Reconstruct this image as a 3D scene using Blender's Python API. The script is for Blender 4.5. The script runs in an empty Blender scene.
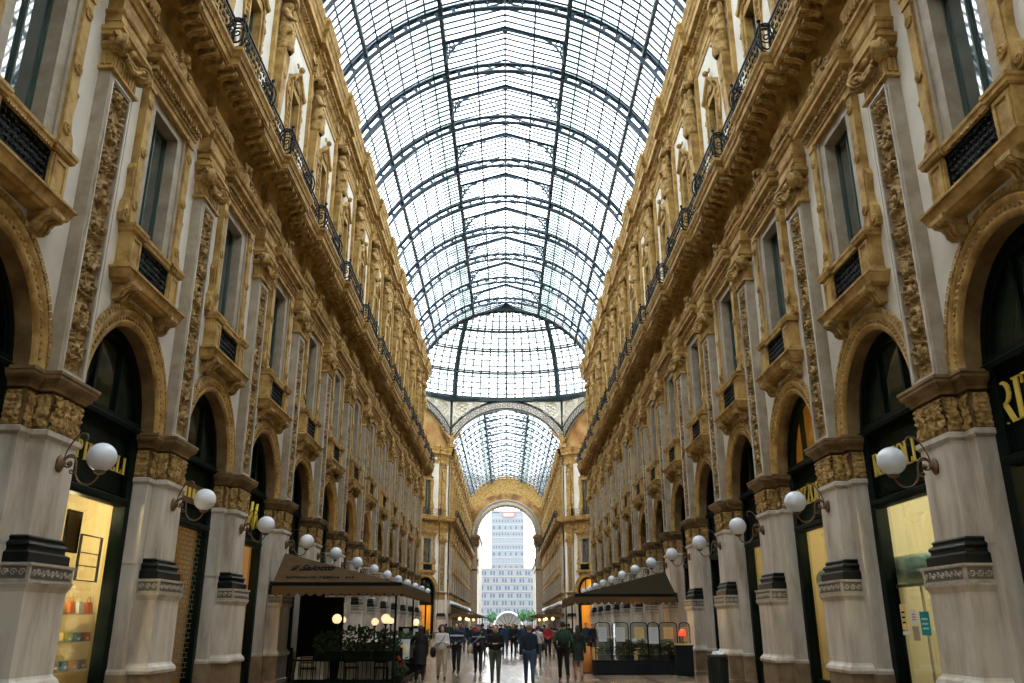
import bpy, math, random
import numpy as np
from mathutils import Matrix, Vector
random.seed(7)
PI = math.pi
sin, cos = math.sin, math.cos
SC = bpy.context.scene
COL = SC.collection

# ------------------------------------------------------------------ materials
def _nt(name):
    m = bpy.data.materials.new(name); m.use_nodes = True
    nt = m.node_tree
    return m, nt, nt.nodes['Principled BSDF']

def mat(name, col, rough=.7, var=.0, scale=3.0, bump=0., bscale=40., metal=0., col2=None, spec=.4, streak=False, lo=.35, hi=.65):
    m, nt, b = _nt(name)
    b.inputs['Roughness'].default_value = rough
    b.inputs['Metallic'].default_value = metal
    b.inputs['Specular IOR Level'].default_value = spec
    b.inputs['Base Color'].default_value = (*col, 1)
    if var or col2:
        c2 = col2 or tuple(max(0, c * (1 - var)) for c in col)
        tc = nt.nodes.new('ShaderNodeTexCoord')
        mp = nt.nodes.new('ShaderNodeMapping')
        geo = nt.nodes.new('ShaderNodeNewGeometry')
        nt.links.new(geo.outputs['Position'], mp.inputs['Vector'])
        if streak: mp.inputs['Scale'].default_value = (1, 1, .22)
        n = nt.nodes.new('ShaderNodeTexNoise')
        n.inputs['Scale'].default_value = scale
        n.inputs['Detail'].default_value = 5
        n.inputs['Roughness'].default_value = .65
        nt.links.new(mp.outputs[0], n.inputs['Vector'])
        r = nt.nodes.new('ShaderNodeValToRGB')
        r.color_ramp.elements[0].position = lo; r.color_ramp.elements[1].position = hi
        r.color_ramp.elements[0].color = (*c2, 1); r.color_ramp.elements[1].color = (*col, 1)
        nt.links.new(n.outputs['Fac'], r.inputs[0])
        nt.links.new(r.outputs[0], b.inputs['Base Color'])
    if bump:
        tc = nt.nodes.new('ShaderNodeNewGeometry')
        n2 = nt.nodes.new('ShaderNodeTexNoise'); n2.inputs['Scale'].default_value = bscale; n2.inputs['Detail'].default_value = 4
        nt.links.new(tc.outputs['Position'], n2.inputs['Vector'])
        bp = nt.nodes.new('ShaderNodeBump'); bp.inputs['Strength'].default_value = bump; bp.inputs['Distance'].default_value = .02
        nt.links.new(n2.outputs['Fac'], bp.inputs['Height']); nt.links.new(bp.outputs[0], b.inputs['Normal'])
    return m

def emis(name, col, s, base=(.8, .8, .8)):
    m, nt, b = _nt(name)
    b.inputs['Base Color'].default_value = (*base, 1)
    b.inputs['Emission Color'].default_value = (*col, 1)
    b.inputs['Emission Strength'].default_value = s
    b.inputs['Roughness'].default_value = .3
    return m

def clear_glass(name, tint=(.95, .97, .96), refl=.10, dirt=0., dirtcol=(.7, .8, .8), fk=1.0):
    m = bpy.data.materials.new(name); m.use_nodes = True
    nt = m.node_tree; nt.nodes.clear()
    o = nt.nodes.new('ShaderNodeOutputMaterial')
    t = nt.nodes.new('ShaderNodeBsdfTransparent'); t.inputs[0].default_value = (*tint, 1)
    g = nt.nodes.new('ShaderNodeBsdfGlossy'); g.inputs['Roughness'].default_value = .02
    f = nt.nodes.new('ShaderNodeFresnel'); f.inputs['IOR'].default_value = 1.5
    mx = nt.nodes.new('ShaderNodeMixShader')
    ad = nt.nodes.new('ShaderNodeMath'); ad.operation = 'ADD'; ad.operation = 'MULTIPLY_ADD'; ad.inputs[1].default_value = fk; ad.inputs[2].default_value = refl; ad.use_clamp = True
    gb = nt.nodes.new('ShaderNodeNewGeometry'); mr0 = nt.nodes.new('ShaderNodeMapRange')
    mr0.inputs['To Min'].default_value = 1.5; mr0.inputs['To Max'].default_value = 1 / 1.5
    nt.links.new(gb.outputs['Backfacing'], mr0.inputs['Value']); nt.links.new(mr0.outputs[0], f.inputs['IOR'])
    nt.links.new(f.outputs[0], ad.inputs[0]); nt.links.new(ad.outputs[0], mx.inputs[0])
    nt.links.new(t.outputs[0], mx.inputs[1]); nt.links.new(g.outputs[0], mx.inputs[2])
    last = mx
    if dirt:
        d = nt.nodes.new('ShaderNodeBsdfTranslucent'); d.inputs[0].default_value = (*dirtcol, 1)
        n = nt.nodes.new('ShaderNodeTexNoise'); n.inputs['Scale'].default_value = .9; n.inputs['Detail'].default_value = 3
        ge = nt.nodes.new('ShaderNodeNewGeometry'); nt.links.new(ge.outputs['Position'], n.inputs['Vector'])
        mr = nt.nodes.new('ShaderNodeMapRange'); mr.inputs['From Min'].default_value = .35; mr.inputs['From Max'].default_value = .7
        mr.inputs['To Min'].default_value = dirt * .4; mr.inputs['To Max'].default_value = dirt * 1.5
        nt.links.new(n.outputs['Fac'], mr.inputs['Value'])
        m2 = nt.nodes.new('ShaderNodeMixShader')
        nt.links.new(mr.outputs[0], m2.inputs[0]); nt.links.new(mx.outputs[0], m2.inputs[1]); nt.links.new(d.outputs[0], m2.inputs[2])
        last = m2
    nt.links.new(last.outputs[0], o.inputs[0])
    return m

M = {}
M['gold'] = mat('golden_stone', (.48, .305, .095), .75, scale=2.4, col2=(.25, .135, .030), bump=.35, bscale=22, lo=.38, hi=.58)
M['gold2'] = mat('carved_golden_stone', (.52, .345, .125), .8, scale=7, col2=(.20, .105, .028), bump=.35, bscale=30)
M['brown'] = mat('brown_carved_stone', (.20, .115, .04), .8, scale=4, col2=(.07, .036, .012), bump=.3, bscale=30)
M['brownp'] = mat('brown_impost_stone', (.25, .16, .068), .7, scale=2, col2=(.12, .07, .028), bump=.2, bscale=25)
M['relief'] = mat('arabesque_stone', (.50, .345, .145), .85, scale=9, col2=(.15, .082, .024), bump=.3, bscale=40)
M['grey'] = mat('grey_frame_stone', (.40, .34, .265), .6, scale=2.5, col2=(.27, .22, .16), bump=.1)
M['plaster'] = mat('cream_plaster', (.74, .70, .63), .8, scale=.7, col2=(.62, .575, .50))
M['marble'] = mat('pillar_marble', (.60, .545, .475), .5, scale=2.2, col2=(.33, .275, .215), streak=True, spec=.25, lo=.30, hi=.58)
M['band'] = mat('band_stone', (.50, .46, .39), .6, scale=8, col2=(.34, .30, .25))
M['banddark'] = mat('band_inlay', (.13, .12, .10), .6)
M['plinth'] = mat('plinth_marble', (.30, .215, .135), .4, scale=2.2, col2=(.16, .105, .06), spec=.4)
M['black'] = mat('black_marble', (.008, .010, .009), .42, spec=.2)
M['green'] = mat('dark_green_metal', (.002, .0065, .005), .5, spec=.10)
M['iron'] = mat('wrought_iron', (.006, .010, .014), .5, spec=.25)
M['roofiron'] = mat('painted_roof_iron', (.022, .045, .070), .5, spec=.4)
M['roofiron2'] = mat('dark_roof_iron', (.010, .026, .032), .5)
M['roofglass'] = clear_glass('roof_glass', (.90, .95, .97), .0, .55, (.80, .88, .90), .12)
M['domeglass'] = clear_glass('dome_glass', (.92, .95, .95), .0, .5, (.84, .88, .86), .12)
M['glass'] = clear_glass('shop_glass', (.85, .9, .87), .05)
M['frost'] = mat('frosted_tracery_glass', (.75, .75, .68), .6)
M['winglass'] = mat('window_glass', (.03, .05, .05), .03, spec=1.0)
M['winglass'].node_tree.nodes['Principled BSDF'].inputs['IOR'].default_value = 2.3
M['fanglass'] = mat('fanlight_glass', (.010, .022, .018), .05, spec=.6)
M['wingreen'] = mat('window_green_frame', (.045, .075, .062), .5)
M['globe'] = mat('white_opal_glass', (.66, .69, .76), .15, spec=.5)
M['globelit'] = emis('lit_opal_glass', (1, .66, .34), 1.3)
M['brass'] = mat('aged_bronze', (.16, .095, .05), .45, metal=.6)
M['letter'] = mat('gilt_letters', (.70, .52, .10), .4)
M['lettery'] = mat('yellow_letters', (.80, .60, .05), .5)
M['cream'] = mat('cream_interior', (.78, .66, .42), .7)
M['creamw'] = mat('pale_interior', (.82, .76, .60), .7)
M['ochre'] = mat('ochre_interior', (.70, .46, .14), .7)
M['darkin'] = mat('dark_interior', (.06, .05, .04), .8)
M['warmlamp'] = emis('warm_lamp', (1, .78, .42), 12)
M['orangelamp'] = emis('orange_lamp', (1, .60, .25), 2.5)
M['ink'] = mat('black_ink', (.006, .006, .006), .9, spec=.05)
M['white'] = mat('white_cloth', (.55, .53, .47), .8)
M['paper'] = mat('white_paper', (.62, .65, .68), .7)
M['paper_y'] = mat('amber_paper', (.80, .55, .22), .7)
M['awnl'] = mat('brown_canvas', (.085, .052, .026), .95, scale=3, col2=(.068, .041, .020), spec=.05)
M['awnr'] = mat('olive_brown_canvas', (.026, .019, .010), .95, spec=.03)
M['awnv'] = mat('tan_valance', (.115, .070, .034), .9, spec=.05)
M['mint'] = mat('mint_canvas', (.50, .68, .58), .7)
M['teal'] = mat('teal_card', (.0, .25, .28), .6)
M['red'] = mat('red_paint', (.45, .03, .02), .5)
M['leaf'] = mat('plant_leaf', (.018, .06, .014), .6, var=.6, scale=12)
M['leaf2'] = mat('tree_leaf', (.02, .09, .025), .6, var=.5, scale=3)
M['soil'] = mat('soil', (.03, .02, .015), .9)
M['bin'] = mat('bin_plastic', (.015, .025, .025), .5)
M['silver'] = mat('dull_chrome', (.5, .5, .5), .3, metal=1)
M['skin'] = mat('skin', (.50, .28, .19), .6)
M['tower'] = mat('tower_cladding', (.125, .14, .155), .6)
M['towerw'] = mat('tower_windows', (.035, .06, .085), .6)
M['plaza'] = mat('plaza_stone', (.20, .195, .19), .6, var=.2, scale=.5)
M['beige'] = mat('beige_building', (.19, .175, .15), .8)
M['mosaic'] = None

def mosaic():
    m, nt, b = _nt('ochre_mosaic'); b.inputs['Roughness'].default_value = .7
    ge = nt.nodes.new('ShaderNodeNewGeometry')
    n = nt.nodes.new('ShaderNodeTexNoise'); n.inputs['Scale'].default_value = .55; n.inputs['Detail'].default_value = 6
    nt.links.new(ge.outputs['Position'], n.inputs['Vector'])
    r = nt.nodes.new('ShaderNodeValToRGB')
    e = r.color_ramp.elements
    e[0].position = .36; e[0].color = (.16, .07, .02, 1)
    e[1].position = .66; e[1].color = (.42, .27, .10, 1)
    k = e.new(.50); k.color = (.32, .15, .035, 1)
    nt.links.new(n.outputs['Fac'], r.inputs[0]); nt.links.new(r.outputs[0], b.inputs['Base Color'])
    return m
M['mosaic'] = mosaic()

def floor_mat():
    m, nt, b = _nt('polished_marble_paving')
    L = nt.links.new
    ge = nt.nodes.new('ShaderNodeNewGeometry')
    mp = nt.nodes.new('ShaderNodeMapping'); L(ge.outputs['Position'], mp.inputs[0])
    br = nt.nodes.new('ShaderNodeTexBrick'); br.offset = 0; br.inputs['Scale'].default_value = 1
    br.inputs['Brick Width'].default_value = 1.6; br.inputs['Row Height'].default_value = 1.6
    br.inputs['Mortar Size'].default_value = .13; br.inputs['Mortar Smooth'].default_value = 0
    br.inputs['Color1'].default_value = (.42, .34, .25, 1); br.inputs['Color2'].default_value = (.33, .24, .16, 1)
    br.inputs['Mortar'].default_value = (.16, .08, .05, 1)
    L(mp.outputs[0], br.inputs['Vector'])
    ck = nt.nodes.new('ShaderNodeTexChecker'); ck.inputs['Scale'].default_value = .3125
    ck.inputs['Color1'].default_value = (1, 1, 1, 1); ck.inputs['Color2'].default_value = (.72, .68, .66, 1)
    L(mp.outputs[0], ck.inputs['Vector'])
    mx = nt.nodes.new('ShaderNodeMix'); mx.data_type = 'RGBA'; mx.blend_type = 'MULTIPLY'; mx.inputs['Factor'].default_value = 1
    L(br.outputs['Color'], mx.inputs['A']); L(ck.outputs['Color'], mx.inputs['B'])
    n = nt.nodes.new('ShaderNodeTexNoise'); n.inputs['Scale'].default_value = 1.1; n.inputs['Detail'].default_value = 5
    L(ge.outputs['Position'], n.inputs['Vector'])
    mr = nt.nodes.new('ShaderNodeMapRange'); mr.inputs['To Min'].default_value = .12; mr.inputs['To Max'].default_value = .30
    L(n.outputs['Fac'], mr.inputs['Value']); L(mr.outputs[0], b.inputs['Roughness'])
    L(mx.outputs['Result'], b.inputs['Base Color'])
    b.inputs['Specular IOR Level'].default_value = .6
    return m
M['floor'] = floor_mat()

def cloth(name, c, rough=.85):
    if name not in M: M[name] = mat(name, c, rough)
    return M[name]

# ------------------------------------------------------------------ mesh builder
class MB:
    def __init__(s, m=None):
        s.v = []; s.f = []; s.mi = []; s.sm = []; s.mats = []; s.cur = 0
        if m: s.use(m)
    def use(s, m):
        if isinstance(m, str): m = M[m]
        if m not in s.mats: s.mats.append(m)
        s.cur = s.mats.index(m); return s
    def add(s, vs, fs, smooth=False):
        o = len(s.v); s.v.extend(tuple(map(float, p)) for p in vs)
        for f in fs:
            s.f.append(tuple(o + i for i in f)); s.mi.append(s.cur); s.sm.append(smooth)
        return s
    def merge(s, o, X=None):
        b = len(s.v)
        s.v.extend(tuple(X @ Vector(p)) for p in o.v) if X is not None else s.v.extend(o.v)
        mp = []
        for m in o.mats:
            if m not in s.mats: s.mats.append(m)
            mp.append(s.mats.index(m))
        for f, mi, sm in zip(o.f, o.mi, o.sm):
            s.f.append(tuple(b + i for i in f)); s.mi.append(mp[mi]); s.sm.append(sm)
        return s
    def box(s, x0, x1, y0, y1, z0, z1):
        return s.add([(x0, y0, z0), (x1, y0, z0), (x1, y1, z0), (x0, y1, z0), (x0, y0, z1), (x1, y0, z1), (x1, y1, z1), (x0, y1, z1)],
                     [(0, 3, 2, 1), (4, 5, 6, 7), (0, 1, 5, 4), (1, 2, 6, 5), (2, 3, 7, 6), (3, 0, 4, 7)])
    def bar(s, p, q, w, h=None, up=(0, 0, 1)):
        h = h or w
        p = Vector(p); q = Vector(q); d = (q - p)
        if d.length < 1e-6: return s
        d.normalize(); u = Vector(up)
        if abs(d.dot(u)) > .98: u = Vector((0, 1, 0))
        a = d.cross(u).normalized(); b = a.cross(d)
        a *= w / 2; b *= h / 2
        vs = [p - a - b, p + a - b, p + a + b, p - a + b, q - a - b, q + a - b, q + a + b, q - a + b]
        return s.add(vs, [(0, 1, 2, 3), (7, 6, 5, 4), (0, 4, 5, 1), (1, 5, 6, 2), (2, 6, 7, 3), (3, 7, 4, 0)])
    def tube(s, pts, r, n=6, smooth=True, caps=True):
        pts = [Vector(p) for p in pts]; k = len(pts)
        rs = r if isinstance(r, (list, tuple)) else [r] * k
        vs = []; ref = None
        for i, p in enumerate(pts):
            d = (pts[min(i + 1, k - 1)] - pts[max(i - 1, 0)])
            if d.length < 1e-9: d = Vector((0, 0, 1))
            d.normalize()
            if ref is None:
                ref = Vector((0, 0, 1)) if abs(d.z) < .9 else Vector((1, 0, 0))
            a = d.cross(ref)
            if a.length < 1e-4: a = d.cross(Vector((0, 1, 0)))
            a.normalize(); b = a.cross(d); ref = b * 1.0
            b = d.cross(a)
            for j in range(n):
                t = 2 * PI * j / n
                vs.append(p + (a * cos(t) + b * sin(t)) * rs[i])
        fs = [(i * n + j, i * n + (j + 1) % n, (i + 1) * n + (j + 1) % n, (i + 1) * n + j) for i in range(k - 1) for j in range(n)]
        if caps: fs += [tuple(range(n))[::-1], tuple((k - 1) * n + j for j in range(n))]
        return s.add(vs, fs, smooth)
    def lathe(s, prof, c=(0, 0, 0), n=16, axis='z', smooth=True, sx=1, sy=1):
        vs = []; k = len(prof)
        for r, h in prof:
            for j in range(n):
                t = 2 * PI * j / n; a, b = r * cos(t) * sx, r * sin(t) * sy
                p = (a, b, h) if axis == 'z' else ((a, h, b) if axis == 'y' else (h, a, b))
                vs.append((p[0] + c[0], p[1] + c[1], p[2] + c[2]))
        fs = [(i * n + j, i * n + (j + 1) % n, (i + 1) * n + (j + 1) % n, (i + 1) * n + j) for i in range(k - 1) for j in range(n)]
        if prof[0][0] > 1e-6: fs.append(tuple(range(n))[::-1])
        if prof[-1][0] > 1e-6: fs.append(tuple((k - 1) * n + j for j in range(n)))
        return s.add(vs, fs, smooth)
    def ball(s, c, r, n=12, m=8, sx=1, sy=1, sz=1):
        return s.lathe([(max(1e-5, r * sin(PI * i / m)), -r * cos(PI * i / m) * sz) for i in range(m + 1)], c, n, 'z', True, sx, sy)
    def sweep(s, path, prof, cap=True, closed=False):
        # path: plan points (outward = left of travel); prof: (offset, z)
        k = len(path); mit = []
        for i in range(k):
            ds = []
            rng = ((i - 1, i), (i, i + 1))
            for a, b in rng:
                if closed: a %= k; b %= k
                if a < 0 or b >= k: continue
                dx, dy = path[b][0] - path[a][0], path[b][1] - path[a][1]; l = math.hypot(dx, dy)
                ds.append((-dy / l, dx / l))
            if len(ds) == 1: mit.append(ds[0])
            else:
                (ax, ay), (bx, by) = ds; q = 1 + ax * bx + ay * by
                mit.append(((ax + bx) / q, (ay + by) / q))
        vs = [(path[i][0] + o * mit[i][0], path[i][1] + o * mit[i][1], z) for o, z in prof for i in range(k)]
        e = k if closed else k - 1
        fs = [(j * k + i, j * k + (i + 1) % k, (j + 1) * k + (i + 1) % k, (j + 1) * k + i) for j in range(len(prof) - 1) for i in range(e)]
        if cap: fs += [tuple(range(k))[::-1], tuple((len(prof) - 1) * k + i for i in range(k))]
        return s.add(vs, fs)
    def extr(s, prof, x0, x1):
        # profile (y, z) closed polygon pushed along x
        k = len(prof)
        vs = [(x0, y, z) for y, z in prof] + [(x1, y, z) for y, z in prof]
        fs = [(i, (i + 1) % k, k + (i + 1) % k, k + i) for i in range(k)] + [tuple(range(k))[::-1], tuple(range(k, 2 * k))]
        return s.add(vs, fs)
    def plate(s, poly, y0, y1):
        # polygon in x-z pushed along y
        k = len(poly)
        vs = [(x, y0, z) for x, z in poly] + [(x, y1, z) for x, z in poly]
        fs = [(i, (i + 1) % k, k + (i + 1) % k, k + i) for i in range(k)] + [tuple(range(k))[::-1], tuple(range(k, 2 * k))]
        return s.add(vs, fs)
    def arc(s, prof, cx, cz, a0=0, a1=PI, n=24, smooth=False):
        # profile (r, y) revolved round the y axis through (cx, cz)
        k = len(prof); vs = []
        for i in range(n + 1):
            t = a0 + (a1 - a0) * i / n
            vs += [(cx + r * cos(t), y, cz + r * sin(t)) for r, y in prof]
        fs = [(i * k + j, i * k + j + 1, (i + 1) * k + j + 1, (i + 1) * k + j) for i in range(n) for j in range(k - 1)]
        return s.add(vs, fs, smooth)
    def panelframe(s, x0, x1, z0, z1, y0, y1, w=.05):
        s.box(x0, x1, y0, y1, z0, z0 + w); s.box(x0, x1, y0, y1, z1 - w, z1)
        s.box(x0, x0 + w, y0, y1, z0 + w, z1 - w); s.box(x1 - w, x1, y0, y1, z0 + w, z1 - w); return s
    def spiral(s, c, r0, turns=2.0, r=.02, flip=1, n=26, axis='y', a0=0, n2=5, rend=.12):
        pts = []
        for i in range(n):
            t = i / (n - 1); R = r0 * (1 - t * (1 - rend)); a = a0 + flip * turns * 2 * PI * t
            u, v = R * cos(a), R * sin(a)
            pts.append((c[0] + u, c[1], c[2] + v) if axis == 'y' else ((c[0], c[1] + u, c[2] + v) if axis == 'x' else (c[0] + u, c[1] + v, c[2])))
        return s.tube(pts, r, n2)
    def mesh(s, name):
        me = bpy.data.meshes.new(name)
        me.from_pydata(s.v, [], s.f)
        for m in s.mats: me.materials.append(m)
        me.polygons.foreach_set('material_index', s.mi)
        me.polygons.foreach_set('use_smooth', s.sm)
        me.update()
        return me

# ------------------------------------------------------------------ object helpers
ID = Matrix.Identity(4)
def link(name, data, parent=None, X=None, label=None, cat=None, group=None, kind=None):
    o = bpy.data.objects.new(name, data); COL.objects.link(o)
    if parent is not None: o.parent = parent
    if X is not None: o.matrix_local = X
    if label: o['label'] = label
    if cat: o['category'] = cat
    if group: o['group'] = group
    if kind: o['kind'] = kind
    return o
def T(x=0, y=0, z=0): return Matrix.Translation((x, y, z))
def RZ(a): return Matrix.Rotation(a, 4, 'Z')

class Kit:
    """a thing: list of (name, MB or curve, parent index, label)"""
    def __init__(s, name, cat): s.name = name; s.cat = cat; s.p = []; s.cache = {}
    def part(s, name, mb, parent=None, label=None):
        s.p.append((name, mb, parent, label)); return len(s.p) - 1
    def data(s, i):
        if i not in s.cache: s.cache[i] = s.p[i][1].mesh(s.name + '_' + s.p[i][0])
        return s.cache[i]
    def place(s, X, label, group=None, simple=False, swap=None):
        if simple:
            if 'j' not in s.cache:
                j = MB()
                for _, mb, _, _ in s.p: j.merge(mb)
                s.cache['j'] = j.mesh(s.name)
            return link(s.name, s.cache['j'], None, X, label, s.cat, group)
        r = link(s.name, None, None, X, label, s.cat, group)
        r.empty_display_size = .2
        made = []
        for i, (n, mb, pa, lb) in enumerate(s.p):
            made.append(link(n, s.data(i), r if pa is None else made[pa], None, lb))
        return r

def structure(name, mb, X=None, parent=None):
    return link(name, mb.mesh(name), parent, X, kind='structure')

# ------------------------------------------------------------------ signed-distance bodies -> one continuous surface
def smin(a, b, k):
    h = np.clip(.5 + .5 * (b - a) / k, 0, 1)
    return b * (1 - h) + a * h - k * h * (1 - h)
def sd_caps(P, a, b, ra, rb):
    a = np.array(a, float); b = np.array(b, float); ab = b - a; L = (ab @ ab) or 1e-9
    t = np.clip(((P - a) @ ab) / L, 0, 1)
    return np.linalg.norm(P - a - t[..., None] * ab, axis=-1) - (ra + (rb - ra) * t)
def sd_ell(P, c, r):
    q = (P - np.array(c, float)) / np.array(r, float)
    k = np.linalg.norm(q, axis=-1)
    return (k - 1) * min(r)
def nets(fn, lo, hi, h):
    lo = np.array(lo, float); hi = np.array(hi, float)
    n = np.maximum(3, np.ceil((hi - lo) / h).astype(int) + 1)
    ax = [lo[i] + h * np.arange(n[i]) for i in range(3)]
    G = np.stack(np.meshgrid(*ax, indexing='ij'), -1)
    D = fn(G)
    S = D < 0
    c = np.zeros(tuple(n - 1), int)
    for dx in (0, 1):
        for dy in (0, 1):
            for dz in (0, 1):
                c += S[dx:n[0] - 1 + dx, dy:n[1] - 1 + dy, dz:n[2] - 1 + dz]
    act = (c > 0) & (c < 8)
    idx = -np.ones(act.shape, int); idx[act] = np.arange(act.sum())
    cells = np.argwhere(act)
    acc = np.zeros((len(cells), 3)); cnt = np.zeros(len(cells))
    cs = [(0, 0, 0), (1, 0, 0), (0, 1, 0), (1, 1, 0), (0, 0, 1), (1, 0, 1), (0, 1, 1), (1, 1, 1)]
    ed = [(0, 1), (2, 3), (4, 5), (6, 7), (0, 2), (1, 3), (4, 6), (5, 7), (0, 4), (1, 5), (2, 6), (3, 7)]
    for a, b in ed:
        ca = np.array(cs[a]); cb = np.array(cs[b])
        ia = cells + ca; ib = cells + cb
        da = D[ia[:, 0], ia[:, 1], ia[:, 2]]; db = D[ib[:, 0], ib[:, 1], ib[:, 2]]
        m = (da < 0) != (db < 0)
        t = np.where(m, da / np.where(m, da - db, 1), 0)
        p = ca + (cb - ca) * t[:, None]
        acc[m] += p[m]; cnt[m] += 1
    V = lo + h * (cells + acc / cnt[:, None])
    F = []
    for axn in range(3):
        o1, o2 = [(1, 2), (2, 0), (0, 1)][axn]
        sh = list(D.shape); sh[axn] -= 1
        A = S[tuple(slice(0, -1) if i == axn else slice(None) for i in range(3))]
        B = S[tuple(slice(1, None) if i == axn else slice(None) for i in range(3))]
        E = np.argwhere(A != B)
        E = E[(E[:, o1] > 0) & (E[:, o2] > 0) & (E[:, o1] < n[o1] - 1) & (E[:, o2] < n[o2] - 1)]
        if not len(E): continue
        e1 = np.zeros(3, int); e1[o1] = 1; e2 = np.zeros(3, int); e2[o2] = 1
        q = [E - e1 - e2, E - e2, E, E - e1]
        Q = np.stack([idx[k[:, 0], k[:, 1], k[:, 2]] for k in q], 1)
        fl = B[E[:, 0], E[:, 1], E[:, 2]]
        Q[fl] = Q[fl][:, ::-1]
        F.append(Q)
    F = np.concatenate(F)
    return V, F
def body_mb(fn, lo, hi, h, m, zone=None):
    V, F = nets(fn, lo, hi, h)
    mb = MB(m)
    mb.v = [tuple(p) for p in V.tolist()]
    mb.f = [tuple(f) for f in F.tolist()]
    mb.sm = [True] * len(F); mb.mi = [0] * len(F)
    if zone:
        cen = V[F].mean(1)
        for mm, test in zone:
            mb.use(mm); k = mb.cur
            for i in np.argwhere(test(cen))[:, 0]: mb.mi[i] = k
    return mb

# ------------------------------------------------------------------ carved relief
def relief(w, h, x0, z0, y0, depth, seed=1, sym=True, step=.018, kind='vine', m='relief'):
    rs = np.random.RandomState(seed)
    nx = max(8, int(w / step)); nz = max(8, int(h / step))
    xs = np.linspace(-w / 2, w / 2, nx); zs = np.linspace(0, h, nz)
    X, Z = np.meshgrid(xs, zs); H = np.zeros_like(X)
    def bump(cx, cz, r, a=1.0, el=1.0, rot=0.0):
        i0, i1 = np.searchsorted(zs, [cz - r * 1.2 * max(el, 1), cz + r * 1.2 * max(el, 1)])
        if i1 <= i0: return
        dx = X[i0:i1] - cx; dz = Z[i0:i1] - cz
        u = dx * cos(rot) + dz * sin(rot); v = (-dx * sin(rot) + dz * cos(rot)) / el
        d = np.sqrt(u * u + v * v) / r
        H[i0:i1] = np.maximum(H[i0:i1], a * np.clip(1 - d * d * d, 0, 1) ** .45)
    def both(cx, cz, *a):
        bump(cx, cz, *a)
        if sym:
            if len(a) == 4: a = (a[0], a[1], a[2], -a[3])
            bump(-cx, cz, *a)
    if kind == 'vine':
        z = .12; k = 0
        while z < h - .25:
            L = w * rs.uniform(.75, 1.05); R = w * .21
            kind2 = k % 4
            if kind2 in (0, 2):
                for s_ in (1, -1):
                    cx = w * .22 * s_; cz = z + L * .5
                    for q in range(26):
                        t = q / 25; a = PI * (1.5 if s_ > 0 else -.5) + s_ * t * 3.4 * PI * .9; r = R * (1 - .8 * t)
                        bump(cx + r * cos(a), cz + r * sin(a) * 1.2, w * .030, .85)
                    bump(cx, cz, w * .055, 1.)
                    for q in range(5):
                        a = q * 1.25 + .3; bump(cx + s_ * R * 1.15 * cos(a), cz + R * 1.4 * sin(a), w * .038, .8, 2.4, a)
                bump(0, z + L * .5, w * .07, 1, 2.4)
            elif kind2 == 1:
                bump(0, z + L * .5, w * .11, 1, 1.25)
                bump(0, z + L * .80, w * .10, 1)
                for q in range(8):
                    a = q * PI / 4 + .2; both(w * .24 * cos(a), z + L * .5 + w * .30 * sin(a), w * .045, .85, 2.2, a)
                both(w * .33, z + L * .2, w * .08, .8, 1.6, .6)
            else:
                for q in range(7):
                    t = q / 6; both(w * (.08 + .26 * t), z + L * (.15 + .7 * t * t), w * .042, .9, 2.2, .7 - t)
                bump(0, z + L * .4, w * .06, 1, 2.6); both(w * .3, z + L * .35, w * .06, .95)
            for q in range(11): both(rs.uniform(.06, .46) * w, z + rs.uniform(0, L), w * rs.uniform(.025, .05), rs.uniform(.5, .9), rs.uniform(1, 2), rs.uniform(0, 3))
            z += L; k += 1
    else:
        n = int(w * h / (.0046 if kind == 'fine' else .0032))
        for q in range(n):
            both(rs.uniform(0 if sym else -.5, .5) * w, rs.uniform(.04, .96) * h, rs.uniform(.014, .032), rs.uniform(.5, 1), rs.uniform(1.4, 3.2), rs.uniform(0, 3.1))
    Hh = y0 + H * depth
    vs = np.stack([X + x0, Hh, Z + z0], -1).reshape(-1, 3).tolist()
    fs = [(j * nx + i, j * nx + i + 1, (j + 1) * nx + i + 1, (j + 1) * nx + i) for j in range(nz - 1) for i in range(nx - 1)]
    mb = MB(m); mb.add(vs, fs, True); return mb

PER = 4.93; HB = PER / 2
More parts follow.
